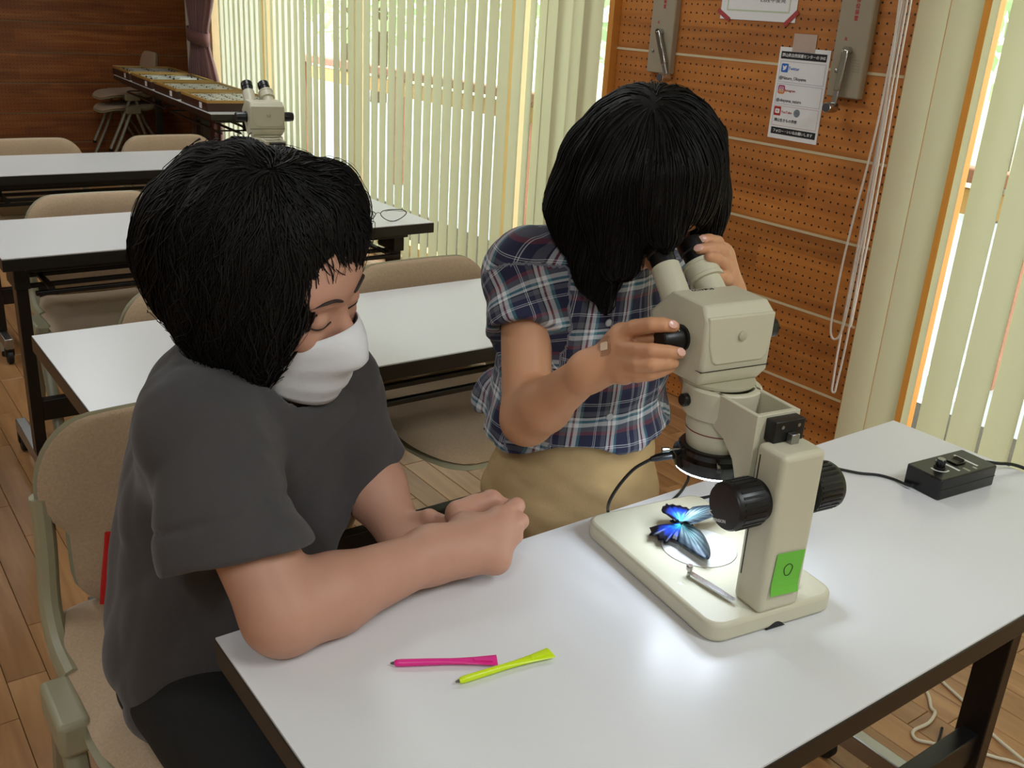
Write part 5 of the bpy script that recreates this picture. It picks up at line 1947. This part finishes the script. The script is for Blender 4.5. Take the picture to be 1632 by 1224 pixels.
# left hand round the other eyepiece (crop at 1020,360)
Z = lambda x, y, d: at((1020 + x / 10.2, 360 + y / 10.2), d)
er = wl(CX + 0.028, 0.213 + 0.036, 0.331 + 0.034)
de = float((RC @ (er - CAMP))[2])
lk = [Z(1330, 420, de + 0.045), Z(1390, 560, de + 0.040), Z(1420, 720, de + 0.037), Z(1420, 860, de + 0.037)]
GB.u(cone(G_lw, (lk[0] + lk[1]) / 2, 0.021, 0.0145), 0.014)
GB.u(cone(G_lw, (lk[2] + lk[3]) / 2, 0.020, 0.0135), 0.014)
GB.u(cone(lk[0], lk[3], 0.0100, 0.0095), 0.010)
glf = [([lk[0], Z(1250, 270, de + 0.022), Z(1120, 235, de + 0.008), Z(1020, 225, de + 0.002)], [0.0095, 0.0088, 0.0082, 0.0068]),
       ([lk[1], Z(1330, 400, de + 0.014), Z(1170, 365, de - 0.004), Z(970, 385, de - 0.012)], [0.0098, 0.0090, 0.0086, 0.0070]),
       ([lk[2], Z(1360, 640, de + 0.006), Z(1260, 545, de - 0.010), Z(1130, 500, de - 0.022)], [0.0095, 0.0088, 0.0084, 0.0068]),
       ([lk[3], Z(1390, 870, de + 0.008), Z(1330, 850, de - 0.004), Z(1270, 810, de - 0.012)], [0.0088, 0.0080, 0.0074, 0.0062])]
fingers(GB, glf, 0.002, 0.006)
fingers(GB, [([G_lw + 0.01 * CF, Z(1240, 480, de + 0.055), Z(1080, 420, de + 0.035), Z(960, 440, de + 0.026)], [0.014, 0.0105, 0.009, 0.0075])], 0.005, 0.01)
gv, gfc = GB.mesh((0.5, 0.66, 0.0), (1.4, 1.3, 1.32), 0.0025)
mesh_np('body', gv, gfc, M_sking, gi)


def gloc(P):
    return tuple(V3(P) - V3(gi.location))


for px, dpt, ax in (((1073, 517), 1.10, CR + 0.1 * CD), ((1086, 561), 1.10, CR + 0.2 * CD), ((1119, 381), 1.16, -CR + 0.1 * CD), ((1113, 395), 1.15, -CR + 0.15 * CD)):
    p = on_front(GB, px, dpt)
    n = nrm([GB.ev((p + v)[None, :])[0] - GB.ev((p - v)[None, :])[0] for v in np.eye(3) * 0.001])
    x = nrm(ax - n * (ax @ n))
    MB().lathe([(1.0, 0.0), (0.92, 0.5), (0.6, 0.9), (0.0, 1.0)], gloc(p), 16, rot=np.array([x * 0.0062, np.cross(n, x) * 0.0048, n * 0.0012]).T).build('fingernail', M_nail, gi, smooth=True)


# plaid shirt
def plaid_mat():
    m = bpy.data.materials.new('plaid_cotton')
    m.use_nodes = True
    nt = m.node_tree
    b = nt.nodes['Principled BSDF']
    b.inputs['Roughness'].default_value = 0.9
    b.inputs['Sheen Weight'].default_value = 0.1
    a = nt.nodes.new('ShaderNodeAttribute')
    a.attribute_name = 'cloth'
    sp = nt.nodes.new('ShaderNodeSeparateXYZ')
    nt.links.new(a.outputs['Vector'], sp.inputs[0])
    navy, grey, white, teal, maroon, black = S(34, 36, 66), S(96, 98, 108), S(214, 216, 220), S(70, 124, 138), S(122, 56, 66), S(16, 17, 30)
    seqs = ([(0, navy), (0.20, teal), (0.27, white), (0.37, maroon), (0.42, white), (0.50, black), (0.53, grey), (0.66, navy), (0.80, white), (0.815, navy), (0.84, white), (0.855, navy)],
            [(0, navy), (0.16, maroon), (0.24, grey), (0.36, white), (0.46, teal), (0.52, white), (0.58, black), (0.61, grey), (0.72, navy), (0.84, white), (0.855, navy), (0.88, white), (0.895, navy)])
    outs = []
    for ch, seq in enumerate(seqs):
        dv = nt.nodes.new('ShaderNodeMath')
        dv.operation = 'DIVIDE'
        dv.inputs[1].default_value = 0.062
        nt.links.new(sp.outputs[ch], dv.inputs[0])
        fr = nt.nodes.new('ShaderNodeMath')
        fr.operation = 'FRACT'
        nt.links.new(dv.outputs[0], fr.inputs[0])
        cr = nt.nodes.new('ShaderNodeValToRGB')
        cr.color_ramp.interpolation = 'CONSTANT'
        e = cr.color_ramp.elements
        e[0].position, e[0].color = seq[0][0], seq[0][1]
        e[1].position, e[1].color = seq[1][0], seq[1][1]
        for p, c in seq[2:]:
            k = e.new(p)
            k.color = c
        nt.links.new(fr.outputs[0], cr.inputs['Fac'])
        outs.append(cr.outputs['Color'])
    mx = nt.nodes.new('ShaderNodeMixRGB')
    mx.inputs['Fac'].default_value = 0.5
    nt.links.new(outs[0], mx.inputs['Color1'])
    nt.links.new(outs[1], mx.inputs['Color2'])
    nt.links.new(mx.outputs['Color'], b.inputs['Base Color'])
    return m


M_plaid = plaid_mat()
GSh = Sdf()
rsd = nrm(G_re - G_rs)
rse = G_rs + rsd * 0.085
GSh.u(cone(G_rs + (0, 0, 0.0), rse, 0.052, 0.054), 0.02)
lsd = nrm(G_le - G_ls)
lse = G_ls + lsd * 0.085
GSh.u(cone(G_ls, lse, 0.052, 0.054), 0.02)
for S0, dd, en in ((G_rs, rsd, rse), (G_ls, lsd, lse)):
    GSh.s(lambda P, S0=S0, dd=dd, en=en: np.maximum(-((P - en) @ dd), np.linalg.norm(np.cross(P - S0, dd), axis=1) - 0.075), 0.004)
    GSh.s(cone(en - dd * 0.012, en + dd * 0.06, 0.039, 0.037), 0.004)
GSh.u(cone(G_neck - (0, 0, 0.03), G_rs, 0.056, 0.050), 0.03)
GSh.u(cone(G_neck - (0, 0, 0.03), G_ls, 0.056, 0.050), 0.03)
GSh.u(ell(G_ch, GT, (0.128, 0.095, 0.15)), 0.04)
GSh.u(ell(G_mid, GT, (0.138, 0.102, 0.15)), 0.05)
GSh.u(ell(G_pel + (0, 0, 0.07), GT, (0.146, 0.112, 0.10)), 0.04)
GSh.u(ell(at((788, 625), 1.50), GT, (0.035, 0.03, 0.045)), 0.03)
hemz = G_pel[2] + 0.092
GSh.s(lambda P: P[:, 2] - hemz - 0.006 * np.sin(P[:, 0] * 40) , 0.004)
GSh.s(cone(G_neck + 0.07 * (G_H - G_neck), G_H, 0.052, 0.06), 0.006)
gfo = folds([(36, 0.0045), (50, 0.004), (70, 0.003), (95, 0.002)], 21)
GSh.post = gfo
v_, f_ = GSh.mesh((0.5, 0.75, 0.66), (1.4, 1.35, 1.16), 0.004)
so, sv = mesh_np('plaid_shirt', v_, f_, M_plaid, gi)
# cloth coordinates: round the trunk, or round the sleeve
cen = sv - G_mid
ang = np.arctan2(cen @ gax, cen @ gfw)
uv = np.stack([ang * 0.125, sv[:, 2] + 0.15 * (cen @ gfw), np.zeros(len(sv))], 1)
for S0, dd in ((G_rs, rsd), (G_ls, lsd)):
    q = sv - S0
    t = q @ dd
    perp = q - t[:, None] * dd
    e1 = nrm(gfw - dd * (gfw @ dd))
    e2 = np.cross(dd, e1)
    an = np.arctan2(perp @ e2, perp @ e1)
    on = (t > 0.012) & (np.linalg.norm(perp, axis=1) < 0.08) & ((sv - G_ch) @ gax * np.sign((S0 - G_ch) @ gax) > 0.085)
    uv[on] = np.stack([an * 0.052 + t * 0.35, t - 0.35 * an * 0.052, 0 * t], 1)[on]
at_ = so.data.attributes.new('cloth', 'FLOAT_VECTOR', 'POINT')
at_.data.foreach_set('vector', uv.astype(np.float32).ravel())
M_btn = mat('shell_button', S(190, 192, 200), 0.25)


for px in ((969, 514), (971, 664), (965, 440)):
    p = on_front(GSh, px, 1.42)
    e = 0.002
    n = nrm([GSh.ev((p + v)[None, :])[0] - GSh.ev((p - v)[None, :])[0] for v in np.eye(3) * e])
    x = nrm(np.cross(n, [0, 0, 1.0]))
    Mx = np.array([x, np.cross(n, x), n]).T
    MB().lathe([(0.0052, 0), (0.0056, 0.001), (0.0048, 0.0022), (0.0036, 0.0016)], gloc(p), 20, rot=Mx).build('button', M_btn, gi, smooth=True)

# khaki shorts, shoes
GP = Sdf()
GP.u(ell(G_pel + (0, 0, 0.01), GT, (0.132, 0.100, 0.14)), 0.03)
for q in (-1, 1):
    h0 = G_pel - q * 0.064 * gax - (0, 0, 0.03)
    GP.u(cone(h0, (h0[0] - q * 0.008 * gax[0], h0[1], 0.43), 0.085, 0.078), 0.02)
GP.s(half((0, 0, 0.44), (0, 0, 1)), 0.004)
for q in (-1, 1):
    h0 = G_pel - q * 0.064 * gax
    GP.s(cone((h0[0], h0[1], 0.46), (h0[0], h0[1], 0.3), 0.066, 0.066), 0.004)
GP.s(lambda P: (G_pel[2] + 0.118) - P[:, 2], 0.004)
GP.post = folds([(34, 0.005), (48, 0.004), (70, 0.002)], 31)
v_, f_ = GP.mesh((0.55, 0.75, 0.4), (1.3, 1.35, 0.86), 0.0045)
mesh_np('shorts', v_, f_, M_khaki, gi)
for f0 in G_feet:
    B = Sdf()
    B.u(cone(f0 + (0, 0.02, -0.02), f0 + (0, -0.10, -0.028), 0.040, 0.032, ((0, 0, 1), 0.9)), 0.02)
    B.s(half((0, 0, 0.001), (0, 0, 1)), 0.003)
    v_, f_ = B.mesh(f0 - 0.18, f0 + 0.18, 0.005)
    mesh_np('shoe', v_, f_, mat('canvas_shoe', S(200, 196, 190), 0.8) if f0 is G_feet[0] else bpy.data.materials['canvas_shoe'], gi)

# straight black bob that falls round the face
GH = Sdf()
GHA = np.array([gr_, gf_, gu_])


def gh(x, y, z):
    return G_H + x * gr_ + y * gf_ + z * gu_


GH.u(ell(gh(0, -0.012, 0.016), GHA, (0.088, 0.102, 0.095)), 0.03)
GH.u(cone(at((950, 270), 1.27), at((928, 340), 1.28), 0.048, 0.042), 0.05)
GH.u(cone(at((932, 330), 1.28), at((955, 440), 1.27), 0.043, 0.026), 0.03)
GH.u(cone(at((955, 430), 1.265), at((966, 486), 1.26), 0.026, 0.008), 0.02)
GH.u(cone(at((985, 330), 1.20), at((990, 415), 1.21), 0.045, 0.024), 0.03)
GH.u(cone(at((1100, 230), 1.27), at((1116, 330), 1.27), 0.042, 0.034), 0.03)
GH.u(cone(at((1118, 320), 1.27), at((1124, 372), 1.27), 0.031, 0.014), 0.02)
GH.u(cone(at((1050, 300), 1.17), at((1062, 372), 1.165), 0.05, 0.016), 0.03)
GH.s(cone(eye, eye - 0.2 * gtube, 0.036, 0.05), 0.006)
GH.post = folds([(60, 0.002), (100, 0.0015)], 33)
v_, f_ = GH.mesh(G_H - 0.25, G_H + 0.22, 0.004)
hair_g, hvg = mesh_np('hair', v_, f_, M_hair, gi)
crown_g = on_front(GH, (1040, 172), 1.2)


def flow_g(P):
    d = P - crown_g
    d /= np.linalg.norm(d, axis=1)[:, None] + 1e-9
    return 0.7 * d + np.array([0, 0, -0.8])


strands('hair_locks', GH, sample_roots(hvg, 2600, G_H, np.array([0, 0, 1.0]), -0.10, 6), flow_g, M_hair, hair_g, seg=18, step=0.010, rad=0.0009, seed=8, lift=0.0010, wave=0.04)
# clear plaster on the back of the hand
pl = on_front(GB, (963, 552), 1.2)
e = 0.002
n = nrm([GB.ev((pl + v)[None, :])[0] - GB.ev((pl - v)[None, :])[0] for v in np.eye(3) * e])
x = nrm(CR - n * (CR @ n))
Mx = np.array([x, np.cross(n, x), n]).T
ptch = empty('adhesive_patch', pl, 0, 'small clear adhesive patch on the back of the hand of the child', 'patch')
MB().prism(rrect(-0.010, -0.012, 0.010, 0.012, 0.005), 0.0002, 0.0006, np.block([[Mx, np.zeros((3, 1))], [np.zeros((1, 3)), np.ones((1, 1))]])).build('clear_film', clear_mat('film', (0.98, 0.97, 0.96, 1), 0.10, 0.25), ptch)
MB().prism(rrect(-0.005, -0.005, 0.005, 0.005, 0.0015), 0.0005, 0.0012, np.block([[Mx, np.zeros((3, 1))], [np.zeros((1, 3)), np.ones((1, 1))]])).build('pad', mat('patch_pad', S(226, 196, 172), 0.6), ptch)
